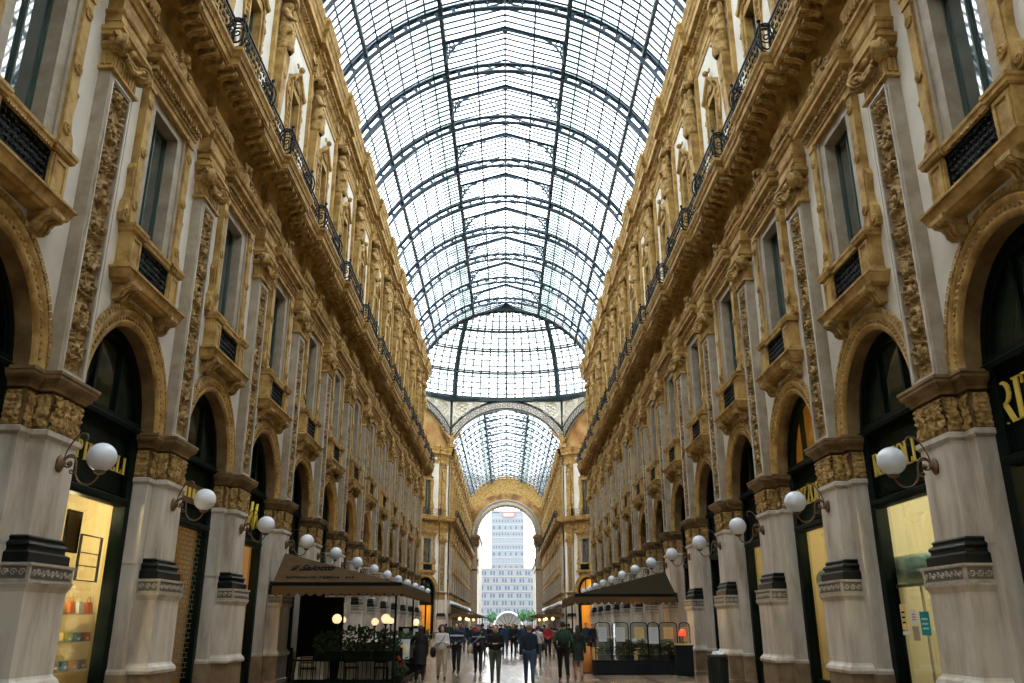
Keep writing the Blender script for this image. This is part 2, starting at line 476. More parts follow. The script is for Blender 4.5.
# ------------------------------------------------------------------ ground pier
def make_pier():
    K = Kit('stone_pier', 'pier')
    wing = [(-.82, -.38), (-.82, 0), (-.5, 0)]
    full = [(-.82, -.38), (-.82, 0), (-.5, 0), (-.5, .26), (.5, .26), (.5, 0), (.82, 0), (.82, -.38)]
    b = MB('marble'); b.sweep(full, [(0, 2.9), (0, 4.55), (.05, 4.6), (.05, 4.68), (0, 4.7)])
    b.sweep([(-.82, -.38), (-.82, 0), (.82, 0), (.82, -.38)], [(0, .9), (0, 2.92)])
    K.part('shaft', b)
    d = MB('plinth'); d.sweep([(-.88, -.38), (-.88, .05), (-.64, .05), (-.64, .45), (.64, .45), (.64, .05), (.88, .05), (.88, -.38)], [(.03, 0), (.03, .1), (0, .13), (0, .80)])
    K.part('plinth', d)
    p = MB('marble'); base = [(-.62, 0), (-.62, .42), (.62, .42), (.62, 0)]
    p.sweep(base, [(.07, .80), (.085, .86), (.06, .92), (.02, .96), (0, 1.0), (0, 2.21), (.02, 2.26), (.05, 2.31), (.05, 2.34)])
    p.sweep([(-.86, -.38), (-.86, .03), (.86, .03), (.86, -.38)], [(0, .8), (0, .86), (-.03, .9)])
    K.part('pedestal', p)
    g = MB('band'); g.sweep(base, [(.06, 2.34), (.06, 2.37), (.045, 2.37), (.045, 2.59), (.07, 2.59), (.07, 2.63), (0, 2.63)])
    gi = MB('banddark')
    gi.box(-.60, .60, .465, .469, 2.395, 2.575)
    for s in (-1, 1):
        gi.box(s * .667 - .003, s * .667 + .003, .04, .42, 2.395, 2.575)
    for k in range(9):
        t = -.54 + k * .135
        g.spiral((t, .474, 2.485), .058, 1.4, .012, 1 if k % 2 else -1, 12, 'y', 0, 4)
    for s in (-1, 1):
        for k in range(3): g.spiral((s * .672, .10 + k * .13, 2.485), .058, 1.4, .012, s, 12, 'x', 0, 4)
    gb = K.part('frieze_band', g, None, 'pale band inlaid with dark scrolls'); K.part('inlay_pattern', gi, gb)
    k = MB('black'); k.sweep([(-.52, 0), (-.52, .28), (.52, .28), (.52, 0)],
        [(.11, 2.63), (.11, 2.78), (.085, 2.80), (.05, 2.82), (.045, 2.86), (.06, 2.88), (.075, 2.91), (.06, 2.94), (.01, 2.97), (.01, 3.0), (.03, 3.02), (-.01, 3.05)])
    K.part('base_moulding', k, None, 'polished black moulded base')
    c = MB('brown'); c.sweep(full, [(-.01, 4.7), (0, 5.30), (.03, 5.30)])
    c.merge(relief(.92, .56, 0, 4.71, .26, .07, 5, True, .017, 'fine', 'gold2'))
    for s in (-1, 1):
        r = relief(.22, .56, 0, 4.71, 0, .05, 9, True, .018, 'fine', 'gold2')
        c.merge(r, T(s * .66, 0, 0))
        r2 = relief(.24, .56, 0, 4.71, 0, .05, 11, True, .018, 'fine', 'gold2')
        c.merge(r2, T(s * .5, .13, 0) @ RZ(-s * PI / 2))
        r3 = relief(.30, .56, 0, 4.71, 0, .045, 14, True, .018, 'fine', 'gold2')
        c.merge(r3, T(s * .82, -.19, 0) @ RZ(-s * PI / 2))
    K.part('capital', c, None, 'brown capital carved with foliage')
    i = MB('brownp'); i.sweep(full, [(0, 5.30), (.04, 5.32), (.04, 5.37), (.07, 5.42), (.13, 5.46), (.16, 5.50), (.16, 5.55), (.18, 5.57), (.18, 5.62), (0, 5.63)])
    K.part('impost', i)
    return K

# ------------------------------------------------------------------ giant pilaster above
def make_pilaster():
    K = Kit('pilaster', 'pilaster')
    f = MB('grey')
    f.box(-.47, .47, -.02, .15, 5.62, 11.50)
    f.box(-.47, -.35, .15, .24, 5.62, 11.50); f.box(.35, .47, .15, .24, 5.62, 11.50)
    f.box(-.35, .35, .15, .24, 5.62, 5.78); f.box(-.35, .35, .15, .24, 11.36, 11.50)
    K.part('frame', f)
    w = MB('marble')
    for s in (-1, 1): w.box(s * .36 - .018, s * .36 + .018, .235, .262, 5.72, 11.42)
    w.box(-.36, .36, .235, .262, 5.70, 5.74); w.box(-.36, .36, .235, .262, 11.40, 11.44)
    K.part('fillet', w, None, 'pale marble edging')
    r = relief(.68, 5.56, 0, 5.79, .155, .125, 3); K.part('relief_panel', r, None, 'golden arabesque relief panel')
    c = MB('gold')
    sq = [(-.47, 0), (-.47, .24), (.47, .24), (.47, 0)]
    c.sweep(sq, [(.0, 11.50), (.07, 11.52), (.07, 11.57), (.02, 11.60), (0, 11.64), (0, 11.98), (.05, 12.0)])
    for k in range(9): c.box(-.42 + k * .105 - .03, -.42 + k * .105 + .03, .24, .27, 11.64, 11.93)
    for s in (-1, 1):
        for k in range(2): c.box(s * .485 - .02, s * .485 + .02, .04 + k * .11, .10 + k * .11, 11.64, 11.93)
    for k in range(7): c.ball((-.36 + k * .12, .29, 12.03), .052, 7, 5, 1, .8, 1.2)
    c.sweep(sq, [(.04, 11.97), (.10, 12.05), (.10, 12.10), (.05, 12.12)])
    cp = K.part('capital', c)
    for s in (-1, 1):
        v = MB('gold2'); Q = T(s * .50, .30, 12.10) @ RZ(-s * PI / 4)
        d = MB('gold2'); d.lathe([(.02, -.10), (.21, -.10), (.23, -.06), (.19, 0), (.23, .06), (.21, .10), (.02, .10)], (0, 0, 0), 18, 'x')
        for q in (-1, 1):
            d.spiral((q * .115, 0, 0), .195, 2.0, .027, q, 34, 'x'); d.ball((q * .12, 0, 0), .05, 8, 5)
        v.merge(d, Q); K.part('volute', v, cp)
    g = MB('gold2')
    for k in range(11):
        t = k / 10; x = -.34 + .68 * t; g.ball((x, .36, 12.05 - .20 * sin(PI * t)), .045 + .03 * sin(PI * t), 7, 5)
    g.ball((0, .34, 12.2), .09, 8, 6); K.part('garland', g, cp)
    a = MB('gold'); a.sweep(sq, [(.0, 12.20), (.12, 12.24), (.14, 12.30), (.18, 12.33), (.18, 12.40), (0, 12.41)])
    K.part('abacus', a, cp)
    e = MB('gold'); e.sweep([(-.55, 0), (-.55, .30), (.55, .30), (.55, 0)],
        [(.0, 12.41), (0, 12.56), (.02, 12.56), (.02, 12.70), (.05, 12.73), (.07, 12.78), (.0, 12.80), (0, 13.15), (.04, 13.18), (.07, 13.25), (.12, 13.30), (.12, 13.36), (.0, 13.37)])
    K.part('entablature_block', e)
    return K

# ------------------------------------------------------------------ arch over shop
def stretch(mb, z0=5.62, k=1.11):
    mb.v = [(x, y, z if z < z0 else z0 + (z - z0) * k) for x, y, z in mb.v]; return mb
def make_arch():
    K = Kit('archway_surround', 'arch'); R = 1.645; Z0 = 5.62
    a = MB('gold')
    a.arc([(R - .02, -.36), (R - .02, .02), (R + .06, .05), (R + .08, .05), (R + .08, .03), (R + .17, .03), (R + .20, .06), (R + .25, .085), (R + .28, .07), (R + .28, .05), (R + .36, .05), (R + .37, .03), (R + .37, -.02)], 0, Z0, 0, PI, 30, True)
    av = K.part('archivolt', a)
    s = MB('brownp'); s.arc([(R - .025, -.36), (R - .025, -.02)], 0, Z0, 0, PI, 30, True); K.part('soffit', s, av)
    b = MB('gold2')
    n = 46
    for i in range(n + 1):
        t = PI * (i + .5) / (n + 1); b.ball(((R + .125) * cos(t), .04, Z0 + (R + .125) * sin(t)), .036, 6, 4)
    K.part('bead_trim', b, av)
    e = MB('gold2'); n = 52
    for i in range(n + 1):
        t = PI * (i + .5) / (n + 1); c, q = cos(t), sin(t)
        r0, r1 = R + .30, R + .40; dt = .023
        vs = []
        for rr, y in ((r0, .05), (r0, .085), (r1, .075), (r1, .02)):
            for d in (-dt, dt): vs.append((rr * cos(t + d), y, Z0 + rr * sin(t + d)))
        e.add(vs, [(0, 1, 3, 2), (2, 3, 5, 4), (4, 5, 7, 6), (0, 2, 4, 6), (1, 7, 5, 3)])
    K.part('leaf_trim', e, av)
    for _, mb, _, _ in K.p: stretch(mb)
    return K

# ------------------------------------------------------------------ balcony under tall window
def scrollgrid(mb, x0, x1, z0, z1, y, cell=.17, r=.011, seg=9, ax='x'):
    nx = max(1, round((x1 - x0) / cell)); nz = max(1, round((z1 - z0) / cell)); cx = (x1 - x0) / nx; cz = (z1 - z0) / nz
    for i in range(nx):
        for j in range(nz):
            f = 1 if (i + j) % 2 else -1
            mb.spiral((x0 + (i + .5) * cx, y, z0 + (j + .5) * cz), min(cx, cz) * .47, 1.1, r, f, seg, 'y', 0 if f > 0 else PI, 4)
            mb.spiral((x0 + (i + .5) * cx, y + .012, z0 + (j + .5) * cz), min(cx, cz) * .30, .8, r, -f, 7, 'y', PI / 2, 4)

def make_balcony():
    K = Kit('stone_balcony', 'balcony')
    s = MB('gold'); path = [(-1.42, 0), (-1.42, .36), (1.42, .36), (1.42, 0)]
    s.sweep(path, [(-.10, 7.80), (-.06, 7.84), (-.02, 7.86), (0, 7.92), (.04, 8.02), (.07, 8.04), (.07, 8.08), (.0, 8.11)])
    sl = K.part('slab', s)
    for q in (-1, 1):
        c = MB('gold2')
        pr = [(0, 7.50), (.10, 7.50), (.18, 7.56), (.20, 7.64), (.26, 7.70), (.36, 7.72), (.40, 7.78), (.40, 7.86), (0, 7.86)]
        c.extr(pr, q * 1.0 - .20, q * 1.0 + .20)
        for k in range(3): c.extr([(y + .03, z - .015) for y, z in pr[1:7]] + [(.1, 7.7)], q * 1.0 - .15 + k * .12, q * 1.0 - .09 + k * .12)
        K.part('console', c, sl)
        p = MB('gold'); x0, x1 = (.76, 1.28) if q > 0 else (-1.28, -.76)
        p.box(x0, x1, 0, .25, 8.14, 8.86)
        p.panelframe(x0 + .05, x1 - .05, 8.20, 8.82, .25, .275, .06)
        p.sweep([(x0, 0), (x0, .27), (x1, .27), (x1, 0)], [(.03, 8.14), (.03, 8.20), (0, 8.22)])
        K.part('pedestal', p)
    r = MB('gold')
    r.sweep([(-1.30, 0), (-1.30, .28), (-.74, .28), (-.74, .22), (.74, .22), (.74, .28), (1.30, .28), (1.30, 0)], [(0, 8.86), (.04, 8.89), (.05, 8.94), (.07, 8.97), (.07, 9.03), (0, 9.05)])
    for k in range(19): r.box(-.72 + k * .08 - .028, -.72 + k * .08 + .028, .22, .265, 8.86, 8.905)
    K.part('handrail', r)
    g = MB('iron'); g.panelframe(-.76, .76, 8.16, 8.86, .17, .20, .03)
    scrollgrid(g, -.73, .73, 8.19, 8.83, .185, .13, .014)
    g.box(-.74, .74, .10, .12, 8.16, 8.86)  # solid dark sheet stands in for the shade behind the bars
    K.part('iron_grille', g, None, 'black wrought iron grille backed by a dark sheet for shade')
    for _, mb, _, _ in K.p: mb.v = [(x * .96, y, z + .17) for x, y, z in mb.v]
    return K

# ------------------------------------------------------------------ tall window of main floor
def make_window():
    K = Kit('tall_window', 'window')
    g = MB('winglass'); g.box(-.60, -.01, -.24, -.235, 8.12, 12.0); g.box(.01, .60, -.24, -.235, 8.12, 12.0); 
    f = MB('wingreen'); f.panelframe(-.62, .62, 8.1, 12.02, -.25, -.19, .05)
    f.box(-.022, .022, -.25, -.18, 8.1, 12.0)
    fr = K.part('casement', f, None, 'dark green casement frame'); K.part('glass_pane', g, fr)
    j = MB('grey')
    for s in (-1, 1):
        j.box(s * .80 - .18, s * .80 + .18, -.28, .06, 8.14, 12.20); j.box(s * .93 - .05, s * .93 + .05, .06, .10, 9.0, 12.2)
    j.box(-.62, .62, -.28, .06, 11.98, 12.20); j.box(-.62, .62, -.28, .0, 8.02, 8.14)
    K.part('stone_jamb', j)
    a = MB('gold')
    for s in (-1, 1):
        a.box(s * 1.10 - .125, s * 1.10 + .125, 0, .16, 9.04, 12.14)
        a.box(s * 1.10 - .16, s * 1.10 + .16, 0, .19, 9.04, 9.20)
        a.box(s * 1.10 - .15, s * 1.10 + .15, 0, .19, 12.10, 12.26)
        for z in (9.42, 10.62, 11.78):
            a.lathe([(.01, .155), (.115, .155), (.115, .19), (.09, .20), (.07, .185), (.01, .185)], (s * 1.10, 0, z), 14, 'y')
            a.ball((s * 1.10, .19, z), .035, 7, 5)
            for q in range(6): a.ball((s * 1.10 + .065 * cos(q * PI / 3), .19, z + .065 * sin(q * PI / 3)), .02, 5, 4)
    ar = K.part('architrave', a)
    for s in (-1, 1):
        v = MB('gold')
        v.plate([(s * 1.22, 9.05), (s * 1.42, 9.05), (s * 1.45, 9.2), (s * 1.40, 9.38), (s * 1.31, 9.5), (s * 1.27, 9.75), (s * 1.30, 10.0), (s * 1.33, 10.15), (s * 1.28, 10.28), (s * 1.22, 10.3)], 0, .13)
        v.spiral((s * 1.36, .135, 9.21), .09, 1.6, .02, s, 18); v.spiral((s * 1.28, .135, 10.19), .055, 1.3, .015, -s, 14)
        K.part('side_scroll', v, ar)
    e = MB('gold'); e.sweep([(-1.27, 0), (-1.27, .17), (1.27, .17), (1.27, 0)], [(0, 12.2), (0, 12.32), (.03, 12.33), (.03, 12.42), (.06, 12.45), (.03, 12.47), (.03, 12.62), (.06, 12.66), (.0, 12.67)])
    K.part('lintel', e)
    d = MB('gold2')
    for k in range(17): d.box(-1.28 + k * .16 - .05, -1.28 + k * .16 + .05, .17, .30, 12.50, 12.60)
    for k in range(25): d.ball((-1.26 + k * .105, .23, 12.43), .035, 6, 4)
    for s in (-1, 1): 
        for k in range(2): d.box(s * 1.34 - .06, s * 1.34 + .06, .04 + k * .1, .09 + k * .1, 12.50, 12.60)
    K.part('dentils', d)
    h = MB('gold'); h.sweep([(-1.33, 0), (-1.33, .27), (1.33, .27), (1.33, 0)], [(.0, 12.62), (.04, 12.66), (.14, 12.69), (.15, 12.78), (.19, 12.82), (.22, 12.90), (.22, 12.94), (0, 12.98)])
    K.part('hood_cornice', h)
    c = MB('gold2')
    c.plate([(-1.05, 12.94), (1.05, 12.94), (.9, 13.15), (.62, 13.25), (.5, 13.5), (.34, 13.72), (0, 13.86), (-.34, 13.72), (-.5, 13.5), (-.62, 13.25), (-.9, 13.15)], .04, .16)
    for s in (-1, 1):
        c.spiral((s * .78, .20, 13.12), .17, 1.8, .045, s, 24); c.spiral((s * .47, .22, 13.42), .16, 1.5, .045, -s, 22)
        c.spiral((s * .2, .24, 13.72), .10, 1.4, .035, s, 18)
        for k in range(5): c.ball((s * (.95 - .13 * k), .2, 13.0 + .09 * k), .06, 6, 5)
    c.ball((0, .16, 13.36), .27, 12, 8, .8, .55, 1.2); c.ball((0, .25, 13.75), .12, 8, 6)
    for k in range(9): c.ball((.26 * cos(k * PI / 4.5), .24, 13.36 + .36 * sin(k * PI / 4.5)), .06, 6, 4)
    K.part('crest', c, None, 'carved scrolled crest')
    for _, mb, _, _ in K.p: mb.v = [(x, y, z + (.0 if z < 8.5 else (.17 if z < 9.3 else .25))) for x, y, z in mb.v]
    return K

# ------------------------------------------------------------------ upper storey window
def make_attic_window():
    K = Kit('upper_window', 'window'); Y = -.15
    f = MB('wingreen'); f.panelframe(-.50, .50, 15.3, 19.9, Y - .25, Y - .17, .05); f.box(-.03, .03, Y - .25, Y - .16, 15.3, 19.9); f.box(-.5, .5, Y - .24, Y - .18, 18.6, 18.65)
    fr = K.part('casement', f, None, 'dark green casement frame'); g = MB('winglass'); g.box(-.48, .48, Y - .235, Y - .23, 15.3, 19.9); K.part('glass_pane', g, fr)
    j = MB('gold')
    for s in (-1, 1):
        j.box(s * .60 - .11, s * .60 + .11, Y - .28, Y + .08, 15.12, 20.0); j.box(s * .66 - .045, s * .66 + .045, Y + .08, Y + .14, 15.12, 20.1)
        j.plate([(s * .70, 16.1), (s * 1.04, 16.1), (s * 1.10, 16.5), (s * 1.0, 16.8), (s * .88, 17.2), (s * .86, 18.6), (s * .92, 19.0), (s * 1.02, 19.4), (s * .98, 19.8), (s * .84, 20.1), (s * .70, 20.1)], Y, Y + .07)
        for k in range(16): j.ball((s * (.80 + .04 * sin(k * .9)), Y + .09, 16.3 + k * .235), .055, 6, 5, 1, .8, 1.4)
        j.spiral((s * .95, Y + .09, 16.45), .12, 1.5, .03, s, 18); j.spiral((s * .90, Y + .09, 19.5), .12, 1.5, .03, -s, 18)
        j.box(s * .66 - .18, s * .66 + .18, Y, Y + .20, 15.12, 16.0)
    j.box(-.52, .52, Y - .28, Y + .08, 19.88, 20.1)
    K.part('architrave', j)
    p = MB('gold')
    def hood(x0, z0, x1, z1):
        return
    prof = [(Y, 0), (Y + .10, 0), (Y + .14, .06), (Y + .20, .08), (Y + .23, .14), (Y + .24, .18), (Y, .20)]
    for s in (-1, 1):
        pts = [(s * .84, 20.08), (s * .62, 20.12), (0, 20.72)]
        for (xa, za), (xb, zb) in zip(pts, pts[1:]):
            vs = [(xa, y, za + z) for y, z in prof] + [(xb, y, zb + z) for y, z in prof]; k = len(prof)
            p.add(vs, [(i, (i + 1) % k, k + (i + 1) % k, k + i) for i in range(k)] + [tuple(range(k)), tuple(range(k, 2 * k))])
    p.plate([(-.66, 20.08), (.66, 20.08), (0, 20.74)], Y, Y + .06)
    K.part('pointed_hood', p)
    c = MB('gold2'); c.ball((0, Y + .10, 20.32), .17, 10, 7, 1, .5, 1.1)
    for s in (-1, 1): c.spiral((s * .26, Y + .10, 20.25), .10, 1.4, .03, s, 16)
    c.ball((0, Y + .22, 21.02), .12, 8, 6)
    for s in (-1, 1): c.spiral((s * .16, Y + .12, 21.08), .10, 1.3, .03, s, 14)
    K.part('crest', c)
    return K

# ------------------------------------------------------------------ caryatid
def caryatid_fn(P):
    d = sd_ell(P, (0, .0, 2.02), (.125, .15, .17))
    d = smin(d, sd_caps(P, (0, -.02, 1.9), (0, -.03, 1.72), .075, .09), .05)
    d = smin(d, sd_ell(P, (0, -.02, 1.50), (.25, .17, .30)), .10)
    d = smin(d, sd_caps(P, (-.20, -.02, 1.68), (.20, -.02, 1.68), .10, .10), .06)
    d = smin(d, sd_ell(P, (0, -.02, 1.12), (.23, .17, .22)), .12)
    d = smin(d, sd_caps(P, (0, 0, 1.0), (0, 0, .30), .23, .25), .10)
    d = smin(d, sd_caps(P, (.27, 0, 1.66), (.30, .12, 1.32), .075, .06), .04)
    d = smin(d, sd_caps(P, (.30, .12, 1.32), (.02, .24, 1.42), .06, .05), .03)
    d = smin(d, sd_caps(P, (-.27, 0, 1.66), (-.36, .05, 1.95), .075, .065), .04)
    d = smin(d, sd_caps(P, (-.36, .05, 1.95), (-.14, .0, 2.20), .06, .05), .03)
    fold = .018 * np.sin(P[..., 0] * 42 + P[..., 2] * 9) * np.clip((1.3 - P[..., 2]) * 3, 0, 1)
    sash = sd_caps(P, (-.2, .15, 1.05), (.22, .18, .80), .07, .06)
    d = smin(d, sash, .04)
    return d + fold
def make_caryatid():
    K = Kit('carved_herm_figure', 'statue')
    b = body_mb(caryatid_fn, (-.55, -.4, .12), (.55, .45, 2.35), .036, 'gold2')
    o = MB('gold2'); o.merge(b, T(0, .12, 19.75) @ Matrix.Diagonal((1.22, 1.3, 1, 1)))
    K.part('draped_figure', o)
    h = MB('gold2')
    for s in (-1, 1):
        h.lathe([(.02, -.1), (.15, -.1), (.15, .1), (.02, .1)], (s * .33, .24, 22.08), 12, 'y'); h.spiral((s * .33, .35, 22.08), .13, 1.6, .02, s, 18)
    h.box(-.40, .40, -.1, .38, 22.1, 22.28)
    K.part('scroll_capital', h)
    p = MB('gold')
    def quad(z0, z1, w0, w1, d0, d1):
        p.add([(-w0, -.15, z0), (w0, -.15, z0), (w0, d0, z0), (-w0, d0, z0), (-w1, -.15, z1), (w1, -.15, z1), (w1, d1, z1), (-w1, d1, z1)],
              [(0, 3, 2, 1), (4, 5, 6, 7), (0, 1, 5, 4), (1, 2, 6, 5), (2, 3, 7, 6), (3, 0, 4, 7)])
    quad(17.0, 19.9, .17, .30, .12, .26); quad(16.85, 17.0, .26, .24, .2, .18)
    quad(15.12, 16.7, .32, .30, .22, .20); quad(16.7, 16.85, .36, .36, .25, .25)
    p.use('gold2'); p.ball((0, .20, 19.0), .12, 8, 6, 1, .6, 1)
    for k in range(6): p.ball((0, .16 - .005 * k, 18.7 - k * .16), .06 - .006 * k, 6, 5)
    K.part('tapered_pedestal', p)
    r = MB('gold'); r.box(-.62, -.40, -.16, -.02, 15.12, 22.2); r.box(.40, .62, -.16, -.02, 15.12, 22.2)
    K.part('backing_strip', r)
    return K

# ------------------------------------------------------------------ iron railing on great cornice (one per bay, centred on a pier)
def make_railing():
    K = Kit('cornice_railing', 'railing'); z0 = 15.16
    path = [(-HB, .83), (-1.32, .83), (-1.32, 1.03), (1.32, 1.03), (1.32, .83), (HB, .83)]
    t = MB('iron')
    for (ax, ay), (bx, by) in zip(path, path[1:]):
        t.bar((ax, ay, z0 + .86), (bx, by, z0 + .86), .05, .035); t.bar((ax, ay, z0 + .03), (bx, by, z0 + .03), .035); t.bar((ax, ay, z0 + .74), (bx, by, z0 + .74), .02)
    K.part('rail', t)
    g = MB('iron')
    for x0, x1, y in ((-HB, -1.34, .83), (-1.30, 1.30, 1.03), (1.34, HB, .83)): scrollgrid(g, x0, x1, z0 + .05, z0 + .73, y, .22, .015, 8)
    K.part('scrollwork', g)
    for s in (-1, 1):
        p = MB('iron')
        p.bar((s * 1.32, .83, z0), (s * 1.32, .83, z0 + .95), .05); p.bar((s * 1.32, 1.05, z0), (s * 1.32, 1.05, z0 + .95), .05)
        for q in range(2):
            pts = [(s * 1.32 + .03 * q, .90 + (.27 - .08 * q) * cos(a), z0 + .50 + (.44 - .12 * q) * sin(a)) for a in [2 * PI * k / 16 for k in range(17)]]
            p.tube(pts, .026, 5)
        p.spiral((s * 1.32, .90, z0 + .5), .17, 1.5, .02, s, 16, 'x'); p.ball((s * 1.32, 1.06, z0 + 1.0), .055, 7, 5)
        K.part('newel', p)
    return K

# ------------------------------------------------------------------ wall lamp
def make_lamp():
    K = Kit('globe_wall_lamp', 'lamp'); z = 4.23
    p = MB('brass'); p.lathe([(.01, .26), (.085, .26), (.10, .29), (.085, .32), (.05, .34), (.03, .38), (.01, .38)], (0, 0, z), 14, 'y', True, 1, 1.5)
    K.part('wall_plate', p)
    b = MB('brass')
    # S arm: out from plate, dips, rises under the globe ; local y is out from the wall
    pts = [(0, .33, z), (0, .40, z + .13), (0, .50, z + .14), (0, .56, z + .02), (0, .58, z - .18), (0, .66, z - .30), (0, .78, z - .34), (0, .88, z - .30), (0, .94, z - .22), (0, .96, z - .17)]
    def sm(pts, n=4):
        out = []
        for i in range(len(pts) - 1):
            p0, p1, p2, p3 = [Vector(pts[max(0, min(len(pts) - 1, i + k))]) for k in (-1, 0, 1, 2)]
            for q in range(n):
                t = q / n; out.append(.5 * ((2 * p1) + (p2 - p0) * t + (2 * p0 - 5 * p1 + 4 * p2 - p3) * t * t + (3 * p1 - p0 - 3 * p2 + p3) * t ** 3))
        return out + [Vector(pts[-1])]
    b.tube(sm(pts), .017, 6)
    b.spiral((0, .44, z + .01), .12, 1.3, .015, 1, 20, 'x', .5)
    b.ball((0, .44, z), .04, 8, 6)
    up = [(0, .33, z), (0, .38, z + .22), (0, .46, z + .38), (0, .56, z + .50), (0, .66, z + .50), (0, .69, z + .42), (0, .64, z + .36)]
    b.tube(sm(up), .013, 5); b.spiral((0, .50, z - .12), .05, 1.2, .012, -1, 12, 'x')
    b.lathe([(.02, z - .18), (.05, z - .17), (.09, z - .145), (.095, z - .12), (.02, z - .11)], (0, .96, 0), 12)
    K.part('scroll_arm', b)
    g = MB('globe'); g.ball((0, .96, z + .11), .235, 28, 18)
    K.part('glass_globe', g, None, 'white opal glass globe')
    return K
KP, KPIL, KA, KB, KW, KAW, KC, KR, KL = make_pier(), make_pilaster(), make_arch(), make_balcony(), make_window(), make_attic_window(), make_caryatid(), make_railing(), make_lamp()

# ------------------------------------------------------------------ wall shells
XL, XR, XC = -7.60, 7.40, -.10
YL = lambda i: 13.57 + PER * i
YR = lambda i: 13.77 + PER * i
def frame_left(y): return T(XL, y, 0) @ RZ(-PI / 2)
def frame_right(y): return T(XR, y, 0) @ RZ(PI / 2)

def wall_shell(name, F, s0, s1, bays, z_open=True):
    """wall in a frame whose x runs along it, from s0 to s1, with an arch and two windows at every bay centre"""
    w = MB('plaster'); R = 1.645
    def q(x0, x1, z0, z1, y): w.add([(x0, y, z0), (x1, y, z0), (x1, y, z1), (x0, y, z1)], [(0, 1, 2, 3)])
    xs = s0
    for c in sorted(bays):
        a, b = c - HB + .001, c + HB - .001
        if a > xs + .01: q(xs, a, 0, 15.1, 0); q(xs, a, 15.1, 24.4, -.15)
        n = 20; pts = []
        for k in range(n + 1):
            t = PI - PI * k / n; pts.append((c + R * cos(t), 5.62 + 1.11 * R * sin(t)))
        top = 8.06
        outer = []
        for k in range(n + 1):
            t = PI - PI * k / n; ct, st = cos(t), sin(t)
            m = min(HB / max(abs(ct), 1e-6), (top - 5.62) / max(st, 1e-6)); outer.append((c + m * ct, 5.62 + m * st))
        for k in range(n):
            quad = [pts[k], pts[k + 1], outer[k + 1], outer[k]]
            w.add([(x, 0, z) for x, z in quad], [(0, 1, 2, 3)])
            if abs(outer[k][0] - outer[k + 1][0]) > 1e-4 and abs(outer[k][1] - outer[k + 1][1]) > 1e-4:
                cx = a if outer[k][0] < c else b
                w.add([(outer[k][0], 0, outer[k][1]), (outer[k + 1][0], 0, outer[k + 1][1]), (cx, 0, top)], [(0, 1, 2)])
        q(a, c - .62, top, 12.4, 0); q(c + .62, b, top, 12.4, 0); q(a, b, 12.4, 15.1, 0)
        q(a, c - .5, 15.1, 20.1, -.15); q(c + .5, b, 15.1, 20.1, -.15); q(a, b, 20.1, 24.4, -.15)
        q(a, c - R - .01, 0, 5.62, -.2); q(c + R + .01, b, 0, 5.62, -.2)
        xs = b
    if xs < s1 - .01: q(xs, s1, 0, 15.1, 0); q(xs, s1, 15.1, 24.4, -.15)
    w.add([(s0, -.55, 7.45), (s1, -.55, 7.45), (s1, -.55, 24.4), (s0, -.55, 24.4)], [(0, 1, 2, 3)])  # unseen backing plane added to block light behind the openings
    w.box(s0, s1, -1.9, -.1, 24.3, 24.5); w.box(s0, s1, -1.9, -1.5, 24.4, 24.75)
    return structure(name, w, F)

def step_path(s0, s1, piers, y0, dy, hw):
    p = [(s0, y0)]
    for c in sorted(piers):
        a, b = c - hw, c + hw
        if b <= s0 + .01 or a >= s1 - .01: continue
        if a > p[-1][0] + .01: p += [(a, y0), (a, y0 + dy)]
        else: p[-1] = (p[-1][0], y0 + dy)
        if b < s1 - .01: p += [(b, y0 + dy), (b, y0)]
        else: p.append((s1, y0 + dy)); return p
    p.append((s1, y0)); return p

